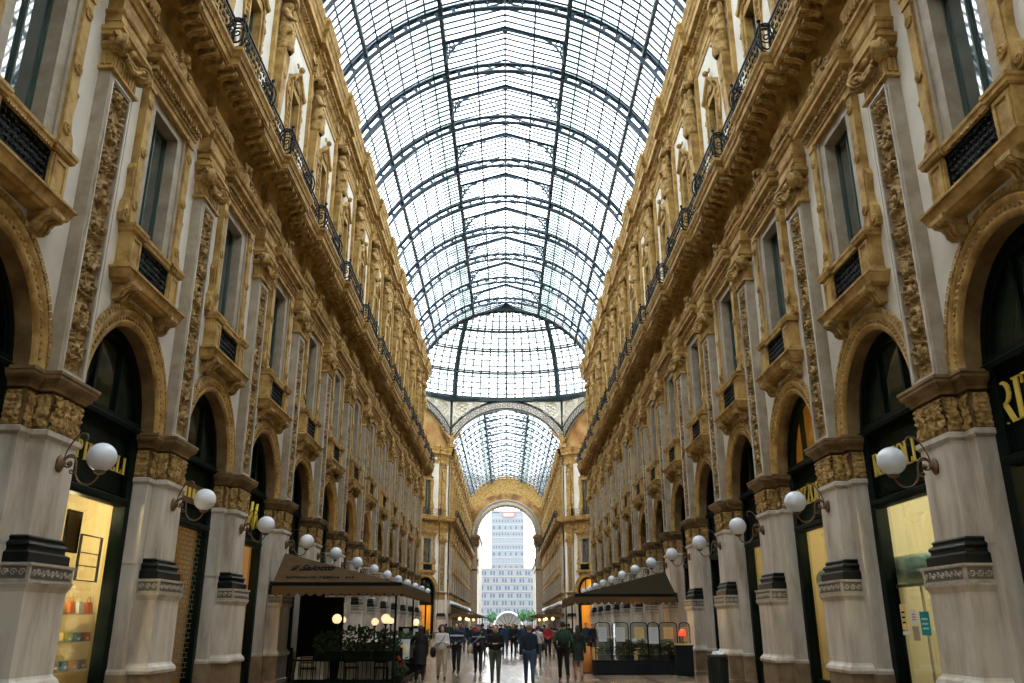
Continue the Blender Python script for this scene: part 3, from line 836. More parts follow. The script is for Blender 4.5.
TRIM = [0]
def cornices(F, s0, s1, piers):
    # great cornice at first floor
    TRIM[0] += 1
    c = MB('gold'); P = step_path(s0, s1, piers, 0, .20, .54)
    c.sweep(P, [(0, 13.32), (.06, 13.36), (.09, 13.46), (.09, 13.52), (.12, 13.52), (.12, 13.70), (.16, 13.76), (.18, 13.84), (.18, 13.92), (.03, 13.94), (.03, 14.50), (.10, 14.62), (.80, 14.64), (.80, 14.67), (.84, 14.69), (.84, 14.86), (.87, 14.89), (.90, 14.97), (.95, 15.04), (.95, 15.12), (-.3, 15.16)], cap=False)
    r = structure('trim_%d' % TRIM[0], c, F)
    m = MB('gold2')
    x = s0 + .3
    pr = [(.30, 14.40), (.36, 14.38), (.43, 14.44), (.56, 14.48), (.70, 14.47), (.76, 14.53), (.75, 14.64), (.30, 14.64)]
    while x < s1 - .2:
        on = any(abs(x - q) < 1.38 for q in piers); d = .20 if on else 0
        m.extr([(y + d, z) for y, z in pr], x - .09, x + .09)
        m.extr([(y + d + .02, z - .02) for y, z in pr[1:6]] + [(.4 + d, 14.5)], x - .03, x + .03)
        m.box(x + .12, x + .29, .36 + d, .72 + d, 14.60, 14.65); m.ball((x + .205, .54 + d, 14.60), .06, 6, 4, 1, 1.6, .6)
        x += PER / 12
    o = link('modillions', m.mesh('modillions'), r)
    # egg row and fine beads under the corona
    e = MB('gold2'); x = s0 + .05
    while x < s1:
        on = any(abs(x - q) < .66 for q in piers); d = .20 if on else 0
        e.box(x - .035, x + .035, .13 + d, .20 + d, 13.55, 13.67)
        d = .20 if any(abs(x - q) < 1.40 for q in piers) else 0
        e.box(x - .035, x + .035, .85 + d, .885 + d, 14.87, 14.93)
        x += .14
    link('dentils', e.mesh('dentils'), r)
    # crowning cornice
    TRIM[0] += 1
    t = MB('gold'); P = step_path(s0, s1, piers, -.15, .16, .48)
    t.sweep(P, [(0, 22.2), (.05, 22.22), (.05, 22.42), (.08, 22.44), (.08, 22.62), (.13, 22.70), (.0, 22.72)], cap=False)
    t.sweep(P, [(0, 23.05), (.05, 23.08), (.10, 23.2), (.18, 23.24), (.18, 23.46), (.44, 23.50), (.44, 23.80), (.48, 23.84), (.52, 23.96), (.58, 24.02), (.58, 24.08), (.54, 24.1), (.56, 24.2), (.64, 24.36), (.64, 24.44), (-.4, 24.5)], cap=False)
    r2 = structure('trim_%d' % TRIM[0], t, F)
    a = MB('gold2'); x = s0 + .1
    while x < s1:
        on = any(abs(x - q) < .6 for q in piers); d = .16 if on else 0
        a.box(x - .05, x + .05, .02 + d, .14 + d, 23.27, 23.42)
        x += .205
    link('dentils', a.mesh('dentils'), r2)
    f = MB('gold2')
    for c0 in piers:
        if not s0 < c0 < s1: continue
        f.box(c0 - .95, c0 + .95, -.15, .03, 22.7, 23.06); f.ball((c0, .06, 22.88), .12, 8, 5)
        for s_ in (-1, 1):
            f.spiral((c0 + s_ * .4, .05, 22.88), .12, 1.4, .03, s_, 14)
        for s_ in (-.95, .95):
            f.ball((c0 + s_, .52, 24.52), .12, 8, 5, 1, .6, 1.2)
    link('frieze_blocks', f.mesh('frieze_blocks'), r2)
    return

# ------------------------------------------------------------------ shopfronts
def make_front(fan='fanglass', display='glass', sign=True, grille=False, fanbars=3, low=.45):
    K = Kit('arched_shopfront', 'shopfront'); R = 1.645
    f = MB('green')
    for s in (-1, 1):
        f.box(s * 1.50 - .145, s * 1.50 + .145, -.50, -.30, 0, 5.62)
        f.box(s * 1.40 - .04, s * 1.40 + .04, -.52, -.27, 0, 4.2)
    f.arc([(R, -.50), (R, -.30), (R - .16, -.30), (R - .16, -.5)], 0, 5.62, 0, PI, 24)
    f.arc([(R - .16, -.33), (R - .22, -.33), (R - .22, -.4)], 0, 5.62, 0, PI, 24)
    f.sweep([(-1.6, -.42), (1.6, -.42)], [(.0, 5.56), (.18, 5.58), (.20, 5.66), (.14, 5.70), (.14, 5.78), (0, 5.8)])
    f.sweep([(-1.5, -.42), (1.5, -.42)], [(.0, 4.02), (.14, 4.04), (.18, 4.10), (.18, 4.17), (.08, 4.22), (0, 4.22)])
    fr = K.part('frame', f)
    if sign:
        b = MB('green'); b.box(-1.37, 1.37, -.44, -.40, 4.2, 5.6); b.panelframe(-1.34, 1.34, 4.28, 5.5, -.40, -.375, .05)
        K.part('signboard', b)
    xs = {3: (-.5, .5), 2: (0,), 4: (-.75, 0, .75)}[fanbars]
    for x in xs:
        m = MB('green'); m.box(x - .04, x + .04, -.47, -.36, 5.75, 5.62 + math.sqrt(1.5 ** 2 - x * x)); K.part('mullion', m, fr)
    g = MB(fan); poly = [(1.5 * cos(PI * k / 20), 5.7 + 1.42 * sin(PI * k / 20)) for k in range(21)]
    g.plate(poly, -.43, -.425); K.part('fanlight', g)
    if display:
        d = MB(display); d.box(-1.36, 1.36, -.43, -.424, low, 4.05); K.part('display_glass', d)
    if low: 
        l = MB('green'); l.box(-1.37, 1.37, -.50, -.36, 0, low); K.part('sill_panel', l)
    if grille:
        r = MB('silver'); r.use('band'); z = .5; k = 0
        r.cur = 0
        for _, mb_, _, _ in K.p[:]: pass
        r = MB(mat('galvanised_grille', (.10, .13, .12), .5))
        while z < 4.1:
            r.box(-1.36, 1.36, -.405, -.395, z - .008, z + .008)
            for q in range(9):
                x = -1.25 + q * .31 + (.155 if k % 2 else 0)
                if x < 1.36: r.box(x - .008, x + .008, -.405, -.395, z, z + .115)
            z += .115; k += 1
        K.part('roller_grille', r, None, 'closed roller grille of staggered bars')
    for _, mb, _, _ in K.p: stretch(mb, 5.80, 1.125)
    return K
SF = {'dark': make_front(), 'clear': make_front(), 'grille': make_front(grille=True, low=.3), 'open': make_front(fan='glass', fanbars=3)}
SF['openfan'] = make_front(fan='glass', fanbars=3, low=.45)

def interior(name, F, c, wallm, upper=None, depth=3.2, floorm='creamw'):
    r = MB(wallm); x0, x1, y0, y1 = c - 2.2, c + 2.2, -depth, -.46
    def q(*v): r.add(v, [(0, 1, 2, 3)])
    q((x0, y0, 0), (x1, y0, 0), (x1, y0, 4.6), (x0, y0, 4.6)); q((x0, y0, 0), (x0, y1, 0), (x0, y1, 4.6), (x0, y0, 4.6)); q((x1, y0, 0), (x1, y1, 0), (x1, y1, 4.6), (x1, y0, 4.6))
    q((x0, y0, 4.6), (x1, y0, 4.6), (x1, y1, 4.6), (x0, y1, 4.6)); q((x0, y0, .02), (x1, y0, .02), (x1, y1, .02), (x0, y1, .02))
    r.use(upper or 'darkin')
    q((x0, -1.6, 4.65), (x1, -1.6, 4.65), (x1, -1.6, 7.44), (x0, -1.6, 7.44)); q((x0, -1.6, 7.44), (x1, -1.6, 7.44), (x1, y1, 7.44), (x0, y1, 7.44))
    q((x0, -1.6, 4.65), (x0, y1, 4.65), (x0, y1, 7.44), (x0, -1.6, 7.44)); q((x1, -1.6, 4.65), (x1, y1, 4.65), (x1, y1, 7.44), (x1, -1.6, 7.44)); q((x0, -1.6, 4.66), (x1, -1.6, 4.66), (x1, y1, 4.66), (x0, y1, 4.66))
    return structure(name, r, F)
LIGHTS = []
def point(loc, watt, col=(1, .72, .38), r=.12):
    l = bpy.data.lights.new('shop_light', 'POINT'); l.energy = watt; l.color = col; l.shadow_soft_size = r
    o = bpy.data.objects.new('shop_light', l); o.location = loc; COL.objects.link(o)
KLAMPC = Kit('ceiling_spotlight', 'lamp'); _m = MB('silver'); _m.lathe([(.01, 0), (.11, 0), (.12, -.05), (.10, -.09)], (0, 0, 0), 14); KLAMPC.part('rim', _m); _m = MB('warmlamp'); _m.lathe([(.01, -.085), (.095, -.08), (.095, -.06)], (0, 0, 0), 14); KLAMPC.part('lens', _m)

# letters: strokes on a unit-height cell, x grows to the reader's right
def serif(ch, h, m='letter'):
    mb = MB(m); t, n = .15, .05
    def st(x0, z0, x1, z1, w):
        p = Vector((x0, 0, z0)); q = Vector((x1, 0, z1)); mb.bar(p * h, q * h, w * h, .03, up=(0, 1, 0))
    def sf(x, z, w=.24): st(x - w / 2, z, x + w / 2, z, .035)
    W = .6
    if ch == 'I': st(.18, 0, .18, 1, t); sf(.18, .02, .32); sf(.18, .98, .32); W = .36
    elif ch == 'L': st(.15, 0, .15, 1, t); sf(.15, .98, .3); st(.05, .02, .6, .02, .045); st(.6, 0, .62, .25, .05); W = .66
    elif ch == 'Z': st(.06, .98, .58, .98, .045); st(.52, .97, .10, .03, t); st(.04, .02, .6, .02, .045); st(.6, 0, .62, .22, .05); st(.06, 1, .04, .78, .05); W = .66
    elif ch == 'E': st(.15, 0, .15, 1, t); st(.05, .02, .56, .02, .045); st(.05, .98, .54, .98, .045); st(.15, .5, .45, .5, .045); st(.56, 0, .58, .22, .05); st(.54, 1, .55, .8, .05); W = .62
    elif ch == 'M': st(.10, 0, .12, 1, n); st(.12, 1, .42, .05, t); st(.42, .05, .72, 1, n); st(.76, 0, .74, 1, t); sf(.1, .02); sf(.76, .02); W = .9
    elif ch == 'U': st(.12, .25, .12, 1, t); st(.58, .25, .58, 1, n); sf(.12, .98); sf(.58, .98); W = .72
    if ch in 'PR':
        st(.15, 0, .15, 1, t); sf(.15, .02, .3); st(.05, .98, .3, .98, .045)
        a = [(.30 + .22 * cos(u), .73 + .25 * sin(u)) for u in [PI / 2 - PI * k / 10 for k in range(11)]]
        for k in range(10): st(*a[k], *a[k + 1], .05 + .09 * sin(PI * (k + .5) / 10))
        st(.15, .48, .3, .48, .045)
        if ch == 'R': st(.30, .48, .56, .03, t); sf(.60, .02, .14)
        W = .68
    if ch == 'O' :
        for k in range(24):
            u, v = 2 * PI * k / 24, 2 * PI * (k + 1) / 24
            st(.38 + .31 * cos(u), .5 + .48 * sin(u), .38 + .31 * cos(v), .5 + .48 * sin(v), .05 + .10 * abs(cos((u + v) / 2)))
        W = .78
    if ch == 'U':
        for k in range(10):
            u, v = PI + PI * k / 10, PI + PI * (k + 1) / 10
            st(.35 + .23 * cos(u), .25 + .22 * sin(u), .35 + .23 * cos(v), .25 + .22 * sin(v), .05 + .08 * (1 - k / 10))
    return mb, W * h
def word(txt, h, gap, m='letter'):
    o = MB(); x = 0
    for ch in txt:
        l, w = serif(ch, h, m); o.merge(l, T(x, 0, 0)); x += w + gap
    r = MB(); r.merge(o, Matrix.Diagonal((-1, 1, 1, 1)) @ T(-x / 2, 0, 0)); return r

ORD = ['first', 'second', 'third', 'fourth', 'fifth', 'sixth', 'seventh', 'eighth', 'ninth', 'tenth', 'eleventh', 'twelfth', 'thirteenth', 'fourteenth', 'fifteenth', 'sixteenth']
def build_side(F, side, ypos, y0, y1, n0, n1, s_of, inter):
    piers = [s_of(ypos(i)) for i in range(n0, n1 + 1)]
    bays = [s_of(ypos(i) - HB) for i in range(n0, n1 + 1)] + [s_of(ypos(n1) + HB)] if False else [s_of(ypos(i) - HB) for i in range(n0, n1 + 1)]
    a, b = sorted((s_of(y0), s_of(y1)))
    wall_shell('wall_' + side, F, a, b, bays)
    cornices(F, a, b, piers)
    for i in range(n0, n1 + 1):
        X = F @ T(s_of(ypos(i)), 0, 0); Xb = F @ T(s_of(ypos(i) - HB), 0, 0)
        far = i > 7; o = ORD[i + 1]
        sd = side + '-hand facade'
        KP.place(X, 'pale marble pier with black base on the %s, %s from the near end' % (sd, o), 'marble piers along the arcade', far)
        KPIL.place(X, 'tall pilaster with golden arabesque panel above the %s pier of the %s' % (o, sd), 'carved pilasters', far)
        KC.place(X, 'golden herm figure under the roof cornice above the %s pier of the %s' % (o, sd), 'herm figures of the top storey', far)
        KR.place(X, 'iron cornice railing above the %s pier of the %s' % (o, sd), 'iron railings on the great cornice', far)
        if i >= 0: KL.place(X @ RZ(-.15 if side == 'right' else 0), 'bracket lamp with white globe on the %s pier of the %s' % (o, sd), 'globe lamps on the piers', far)
        KA.place(Xb, 'golden moulded arch over the %s shop bay of the %s' % (o, sd), 'moulded arches over the shops', far)
        KB.place(Xb, 'stone balcony with black grille over the %s arch of the %s' % (o, sd), 'small stone balconies', far)
        KW.place(Xb, 'tall window with carved hood over the %s arch of the %s' % (o, sd), 'tall hooded windows', far)
        KAW.place(Xb, 'upper window with pointed hood over the %s arch of the %s' % (o, sd), 'upper windows with pointed hoods', far)
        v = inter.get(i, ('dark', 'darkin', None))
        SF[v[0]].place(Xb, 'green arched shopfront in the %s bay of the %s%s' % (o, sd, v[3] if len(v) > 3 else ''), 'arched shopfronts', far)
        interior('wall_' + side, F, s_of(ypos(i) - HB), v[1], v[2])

FL = T(XL, 0, 0) @ RZ(-PI / 2); FR = T(XR, 0, 0) @ RZ(PI / 2)
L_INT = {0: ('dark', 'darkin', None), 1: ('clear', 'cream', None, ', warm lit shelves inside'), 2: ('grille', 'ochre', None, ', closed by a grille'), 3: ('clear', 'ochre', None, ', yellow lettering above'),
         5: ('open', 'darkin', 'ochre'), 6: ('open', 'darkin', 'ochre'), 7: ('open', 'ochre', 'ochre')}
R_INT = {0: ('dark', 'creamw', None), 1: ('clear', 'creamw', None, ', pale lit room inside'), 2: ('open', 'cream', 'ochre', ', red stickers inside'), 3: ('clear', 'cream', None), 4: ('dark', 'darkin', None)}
build_side(FL, 'left', YL, -14, 75.6, -1, 12, lambda y: -y, L_INT)
build_side(FR, 'right', YR, -14, 75.6, -1, 12, lambda y: y, R_INT)

# ------------------------------------------------------------------ far arm
Y0F = 113.0; YEND = 174.2
YF = lambda i: Y0F + 1.3 + PER * i
def build_far(F, side, s_of, ypos, a, b, n, where, simple=True, kinds=None, skip_last_bay=True):
    piers = [s_of(ypos(i)) for i in range(n)]; bays = [s_of(ypos(i) + HB) for i in range(n - 1)]
    a, b = sorted((a, b))
    wall_shell('wall_' + side, F, a, b, bays); cornices(F, a, b, piers)
    for i in range(n):
        X = F @ T(s_of(ypos(i)), 0, 0); o = ORD[i]
        KP.place(X, 'marble pier %s from the crossing %s' % (o, where), 'marble piers beyond the crossing', simple)
        KPIL.place(X, 'carved pilaster %s from the crossing %s' % (o, where), 'carved pilasters beyond the crossing', simple)
        KC.place(X, 'herm figure %s from the crossing %s' % (o, where), 'herm figures beyond the crossing', simple)
        KR.place(X, 'iron cornice railing %s from the crossing %s' % (o, where), 'iron railings beyond the crossing', simple)
        if i < n - 1:
            Xb = F @ T(s_of(ypos(i) + HB), 0, 0)
            KA.place(Xb, 'moulded shop arch %s from the crossing %s' % (o, where), 'moulded arches beyond the crossing', simple)
            KB.place(Xb, 'stone balcony %s from the crossing %s' % (o, where), 'stone balconies beyond the crossing', simple)
            KW.place(Xb, 'tall hooded window %s from the crossing %s' % (o, where), 'tall windows beyond the crossing', simple)
            KAW.place(Xb, 'upper pointed window %s from the crossing %s' % (o, where), 'upper windows beyond the crossing', simple)
            k = (kinds or {}).get(i, ('dark', 'darkin', None))
            SF[k[0]].place(Xb, 'arched shopfront %s from the crossing %s' % (o, where), 'shopfronts beyond the crossing', simple)
            interior('wall_' + side, F, s_of(ypos(i) + HB), k[1], k[2])
build_far(FL, 'far_left', lambda y: -y, YF, -Y0F, -YEND, 13, 'on the left of the far arm')
build_far(FR, 'far_right', lambda y: y, YF, Y0F, YEND, 13, 'on the right of the far arm')
# diagonal faces of the octagon
AP = 18.6; OC = (XC, Y0F - AP); HS = AP * math.tan(PI / 8)
def oct_frame(k):
    # k: side number, 0 = far side (towards +y), counter-clockwise; frame origin mid-side, y towards the centre
    a = PI / 2 + k * PI / 4
    return T(OC[0] + AP * cos(a), OC[1] + AP * sin(a), 0) @ RZ(a + PI / 2)
def diag(k, side, where, kinds):
    F = oct_frame(k); yp = lambda i: (-6.6, -1.67, 1.67, 6.6)[i]
    bays = [-4.135, 4.135]; piers = [-6.6, -1.67, 1.67, 6.6]
    wall_shell('wall_' + side, F, -HS, HS, bays); cornices(F, -HS, HS, piers)
    for i, x in enumerate(piers):
        X = F @ T(x, 0, 0); o = ORD[i]
        KP.place(X, '%s marble pier of the slanted crossing wall %s' % (o, where), 'piers of the crossing', True)
        KPIL.place(X, '%s carved pilaster of the slanted crossing wall %s' % (o, where), 'pilasters of the crossing', True)
        KC.place(X, '%s herm figure of the slanted crossing wall %s' % (o, where), 'herms of the crossing', True)
    for i, x in enumerate(bays):
        X = F @ T(x, 0, 0); o = ORD[i]
        KA.place(X, '%s arch of the slanted crossing wall %s' % (o, where), 'arches of the crossing', True)
        KB.place(X, '%s stone balcony of the slanted crossing wall %s' % (o, where), 'balconies of the crossing', True)
        KW.place(X, '%s tall window of the slanted crossing wall %s' % (o, where), 'windows of the crossing', True)
        KAW.place(X, '%s upper window of the slanted crossing wall %s' % (o, where), 'upper windows of the crossing', True)
        SF[kinds[i][0]].place(X, '%s shopfront of the slanted crossing wall %s' % (o, where), 'shopfronts of the crossing', True)
        interior('wall_' + side, F, x, kinds[i][1], kinds[i][2])
        KR.place(X, '%s cornice railing of the slanted wall %s' % (o, where), 'railings of the crossing', True)
diag(1, 'slant_left', 'left of the far arm', [('clear', 'ochre', None), ('clear', 'ochre', None)])
diag(7, 'slant_right', 'right of the far arm', [('open', 'ochre', 'ochre'), ('open', 'ochre', 'ochre')])
for k in (2, 3, 5, 6):
    w = MB('plaster'); w.box(-HS, HS, -.5, 0, 0, 24.4); structure('wall_crossing_%d' % k, w, oct_frame(k)); cornices(oct_frame(k), -HS, HS, [-6.6, 6.6])

# ------------------------------------------------------------------ glass vault
ZC = 21.7; RG = 9.0; XG = 3.05
A_B = math.asin(2.75 / RG); A_T = math.acos(XG / RG); ZT = ZC + RG * sin(A_T); ZR = 31.12
def vault_profile(n=9):
    L = [(RG * cos(A_B + (A_T - A_B) * k / n), ZC + RG * sin(A_B + (A_T - A_B) * k / n)) for k in range(n + 1)]
    return [(-x, z) for x, z in L] + [(0, ZR)] + L[::-1]
VP = vault_profile()
def vault(y0, y1, ribs, tag, endrings=True):
    g = MB('roofglass')
    for (xa, za), (xb, zb) in zip(VP, VP[1:]): g.add([(XC + xa, y0, za), (XC + xa, y1, za), (XC + xb, y1, zb), (XC + xb, y0, zb)], [(0, 1, 2, 3)])
    root = structure('ceiling', g)
    w = MB(clear_glass('walkway_glass', (.60, .68, .64), .0, .35, (.30, .36, .33), .1))
    for s in (-1, 1):
        for k in range(3):
            a, b = A_T - .03 - .04 * k, A_T - .03 - .04 * (k + 1)
            w.add([(XC + s * 8.95 * cos(a), y0, ZC + 8.95 * sin(a)), (XC + s * 8.95 * cos(a), y1, ZC + 8.95 * sin(a)), (XC + s * 8.95 * cos(b), y1, ZC + 8.95 * sin(b)), (XC + s * 8.95 * cos(b), y0, ZC + 8.95 * sin(b))], [(0, 1, 2, 3)])
    link('greenish_panes', w.mesh('greenish_panes'), root)
    b = MB('roofiron'); y = y0; bw = .062 if y1 < 100 else .10
    off = [(x * .995, ZC + (z - ZC) * .995) for x, z in VP]
    while y < y1:
        vs = []
        for (x, z) in off: vs += [(XC + x, y - bw, z), (XC + x, y + bw, z), (XC + x * .996, y + bw, z - .035), (XC + x * .996, y - bw, z - .035)]
        n = len(off); fs = []
        for i in range(n - 1):
            for j in (1, 2, 3): fs.append((i * 4 + j, i * 4 + (j + 1) % 4, (i + 1) * 4 + (j + 1) % 4, (i + 1) * 4 + j))
        b.add(vs, fs); y += PER / (11 if y1 < 100 else 8)
    for s in (-1, 1):
        for k in range(1, 9):
            if k == 4: continue
            a = A_B + (A_T - A_B) * k / 9; b.bar((XC + s * 8.93 * cos(a), y0, ZC + 8.93 * sin(a)), (XC + s * 8.93 * cos(a), y1, ZC + 8.93 * sin(a)), .085, .05)
        b.bar((XC + s * 1.52, y0, (ZT + ZR) / 2 - .05), (XC + s * 1.52, y1, (ZT + ZR) / 2 - .05), .10, .05)
    link('glazing_bars', b.mesh('glazing_bars'), root)
    # long purlins
    for s, nm in ((-1, 'left'), (1, 'right')):
        K = Kit('roof_purlin', 'roof beam'); p = MB('roofiron2')
        p.bar((0, y0, 0), (0, y1, 0), .20, .12); p.bar((0, y0, .34), (0, y1, .34), .20, .10)
        q = MB('roofiron2'); y = y0
        while y < y1: q.bar((0, y, 0), (0, y + .41, .30), .04); q.bar((0, y + .41, 0), (0, y, .30), .04); y += .41
        K.part('flange', p); K.part('lattice_mesh', q)
        K.place(T(XC + s * 3.12, 0, 29.72), 'heavy lattice roof beam along the %s edge of the raised skylight %s' % (nm, tag))
        K = Kit('roof_purlin', 'roof beam'); p = MB('roofiron2'); p.bar((0, y0, 0), (0, y1, 0), .16, .26); K.part('flange', p)
        a = A_B + (A_T - A_B) * 4 / 9
        K.place(T(XC + s * 8.78 * cos(a), 0, ZC + 8.78 * sin(a)), 'slim roof beam halfway up the %s slope of the glass vault %s' % (nm, tag))
    K = Kit('ridge_beam', 'roof beam'); p = MB('roofiron'); p.bar((0, y0, 0), (0, y1, 0), .09, .14); K.part('flange', p)
    K.place(T(XC, 0, ZR - .10), 'slim ridge beam at the top of the glass vault %s' % tag)
    K = Kit('roof_rib', 'roof rib'); R0, R1 = 8.50, 8.92
    aa = math.asin(2.6 / 8.5)
    c = MB('roofiron')
    for r0, r1 in ((R0, R0 + .08), (R1 + .02, R1 + .10)): c.arc([(r0, -.13), (r0, .13), (r1, .13), (r1, -.13), (r0, -.13)], 0, 0, aa, PI - aa, 48)
    K.part('chord', c)
    l = MB('roofiron'); n = 26
    for k in range(n + 1):
        a = aa + (PI - 2 * aa) * k / n
        l.bar((R0 * cos(a), 0, R0 * sin(a)), (R1 * cos(a), 0, R1 * sin(a)), .08, .18)
        if k < n:
            m_ = a + (PI - 2 * aa) / n / 2; d = .14
            for q in (-1, 1):
                for e in (-1, 1):
                    a1 = m_ + q * (PI - 2 * aa) / n * .5; a2 = m_ + q * (PI - 2 * aa) / n * .28
                    rr = R0 if e < 0 else R1; r2 = (R0 + .11) if e < 0 else (R1 - .08)
                    l.bar(((rr + R0 + R1) / 3 * 1.0 * cos(a1) if False else (R0 * .68 + R1 * .32 if e < 0 else R0 * .32 + R1 * .68) * cos(a1), 0, (R0 * .68 + R1 * .32 if e < 0 else R0 * .32 + R1 * .68) * sin(a1)), (rr * cos(a2), 0, rr * sin(a2)), .03, .06)
    K.part('lattice_mesh', l)
    KF = Kit('skylight_frame', 'roof frame'); f = MB('roofiron')
    for s in (-1, 1):
        f.bar((s * XG, 0, ZT - .05), (0, 0, ZR - .12), .12, .13)
        f.tube([(s * (2.98 - 1.75 * (1 - cos(t))), 0, 28.8 + (ZT + .38 - 28.8) * sin(t)) for t in [PI / 2 * q / 8 for q in range(9)]], .06, 5)
    KF.part('rafter', f); f = MB('roofiron')
    for s in (-1, 1):
        for q in range(5):
            t = PI / 2 * (q + .7) / 7; x = 2.98 - 1.75 * (1 - cos(t)); z = 28.8 + (ZT + .38 - 28.8) * sin(t); zt = ZT - .05 + (ZR - ZT - .07) * (XG - x) / XG
            f.bar((s * x, 0, z), (s * x, 0, zt), .05); f.bar((s * (x + .1), 0, zt - .03), (s * (x - .22), 0, z + .15), .05)
        f.spiral((s * 2.66, 0, 29.75), .26, 1.2, .035, s, 16); f.bar((s * 2.98, 0, 28.8), (s * 2.98, 0, 29.8), .08)
    f.box(-.12, .12, -.08, .08, ZR - .26, ZR - .05); KF.part('spandrel_lattice', f)
    for i, y in enumerate(ribs):
        K.place(T(XC, y, ZC), 'curved lattice iron rib of the glass vault, %s %s' % (ORD[i] if i < 16 else 'last', tag), 'iron ribs of the vault ' + tag)
        if i < len(ribs) - 1: KF.place(T(XC, y + HB, 0), 'pitched skylight frame between ribs, %s %s' % (ORD[i] if i < 16 else 'last', tag), 'skylight frames ' + tag)
vault(-14, 75.7, [13.67 + PER * i for i in range(-2, 13)], 'above the near arm')
vault(Y0F + .2, YEND, [Y0F + 1.3 + PER * i for i in range(13)], 'above the far arm')
w = MB('plaster'); w.box(-9.6, 9.4, -14.6, -14, 0, 31.3); structure('wall_back', w)

# ------------------------------------------------------------------ octagon upper zone and dome
ROM = MB
def upper_side(k, arm):
    F = oct_frame(k)
    Ri, Ro = (8.35, 9.40) if k != 4 else (8.75, 9.40); z1 = 31.2
    b = MB('roofiron2' if k == 4 else ('marble' if arm else 'band'))
    al = math.acos(min(1, HS / Ri)); 
    n = 40; pi_, po = [], []
    for q in range(n + 1):
        t = al + (PI - 2 * al) * q / n
        pi_.append((Ri * cos(t), ZC + Ri * sin(t))); x = Ro * cos(t); z = ZC + Ro * sin(t)
        if abs(x) > HS: z = ZC + HS * math.tan(t) if abs(cos(t)) > 1e-6 else z; x = HS * (1 if x > 0 else -1); z = ZC + HS * abs(math.tan(t))
        po.append((x, z))
    for q in range(n):
        b.add([(pi_[q][0], .10, pi_[q][1]), (pi_[q + 1][0], .10, pi_[q + 1][1]), (po[q + 1][0], .10, po[q + 1][1]), (po[q][0], .10, po[q][1])], [(0, 1, 2, 3)])
        b.add([(pi_[q][0], .10, pi_[q][1]), (pi_[q + 1][0], .10, pi_[q + 1][1]), (pi_[q + 1][0], -.5, pi_[q + 1][1]), (pi_[q][0], -.5, pi_[q][1])], [(0, 1, 2, 3)])
        b.add([(po[q][0], .10, po[q][1]), (po[q + 1][0], .10, po[q + 1][1]), (po[q + 1][0], 0, po[q + 1][1]), (po[q][0], 0, po[q][1])], [(0, 1, 2, 3)])
    o = structure('trim_arch_%d' % (k + 1), b, F)
    rs = MB('roofiron')
    a0 = math.acos(min(1, HS / 8.9)) + .03; m_ = 27
    for q in range(m_ + 1):
        t = a0 + (PI - 2 * a0) * q / m_
        rs.arc([(.20, .105), (.20, .15), (.27, .15), (.27, .105)], 8.88 * cos(t), ZC + 8.88 * sin(t), 0, 2 * PI, 12)
    link('ring_ornaments', rs.mesh('ring_ornaments'), o)
    e = MB('roofiron2')
    e.arc([(Ri - .02, .05), (Ri - .02, .22), (Ri + .14, .22), (Ri + .14, .1)], 0, ZC, al, PI - al, 40)
    e.arc([(Ro - .12, .1), (Ro - .12, .2), (Ro + .02, .2), (Ro + .02, .05)], 0, ZC, math.acos(HS / Ro), PI - math.acos(HS / Ro), 40)
    link('iron_edge', e.mesh('iron_edge'), o)
    # glazed tracery spandrels
    g = MB(clear_glass('spandrel_glass', (.17, .165, .14), .0, .3, (.14, .135, .11), .1))
    st = MB(mat('stone_tracery', (.50, .46, .36), .7))
    ring = [(x, z) for x, z in po if z < z1]
    for q in range(n):
        (xa, za), (xb, zb) = po[q], po[q + 1]
        if max(za, zb) < z1 + .3 and abs(xa - xb) > 1e-4: g.add([(xa, .02, min(za, z1)), (xb, .02, min(zb, z1)), (xb, .02, z1), (xa, .02, z1)], [(0, 1, 2, 3)])
    for s in (-1, 1):
        for cx, cz, r in ((6.1, 30.05, .85), (4.2, 30.6, .42), (7.1, 28.6, .34)):
            for q in range(6):
                a = q * PI / 3 + .5
                st.arc([(r * .24, .03), (r * .24, .12), (r * .36, .12), (r * .36, .03)], s * cx + r * .62 * cos(a), cz + r * .62 * sin(a), 0, 2 * PI, 10)
            st.arc([(r * .22, .03), (r * .22, .12), (r * .34, .12), (r * .34, .03)], s * cx, cz, 0, 2 * PI, 10)
            st.arc([(r * 1.0, .03), (r * 1.0, .14), (r * 1.22, .14), (r * 1.22, .03)], s * cx, cz, 0, 2 * PI, 18)
        st.arc([(9.40, .03), (9.40, .12), (9.62, .12), (9.62, .03)], 0, ZC, math.acos(HS / 9.6), PI - math.acos(HS / 9.6), 30)
        # lacework of small bars fills the rest
        for q in range(24):
            x = s * (2.6 + q * .22); zb_ = ZC + math.sqrt(max(0, 9.5 ** 2 - x * x))
            if abs(x) < HS and zb_ < z1:
                st.bar((x, .05, zb_), (x, .05, z1), .05, .04)
    for q in range(16):
        z = 27.2 + q * .27
        xb_ = math.sqrt(max(0, 9.5 ** 2 - (z - ZC) ** 2)) if z - ZC < 9.5 else 0
        for s in (-1, 1):
            if xb_ < HS: st.bar((s * xb_, .05, z), (s * HS, .05, z), .04, .05)
    link('spandrel_glass', g.mesh('spandrel_glass'), o); link('stone_tracery', st.mesh('stone_tracery'), o)
    tp = MB('roofiron2'); tp.box(-HS, HS, -.1, .35, 31.1, 31.5); link('ring_girder', tp.mesh('ring_girder'), o)
    if not arm:
        l = MB('mosaic'); pts = [(Ri * cos(al + (PI - 2 * al) * q / 30), ZC + Ri * sin(al + (PI - 2 * al) * q / 30)) for q in range(31)]
        l.plate([(HS, 24.3)] + pts + [(-HS, 24.3)], -.5, -.3)
        structure('wall_lunette_%d' % (k + 1), l, F)
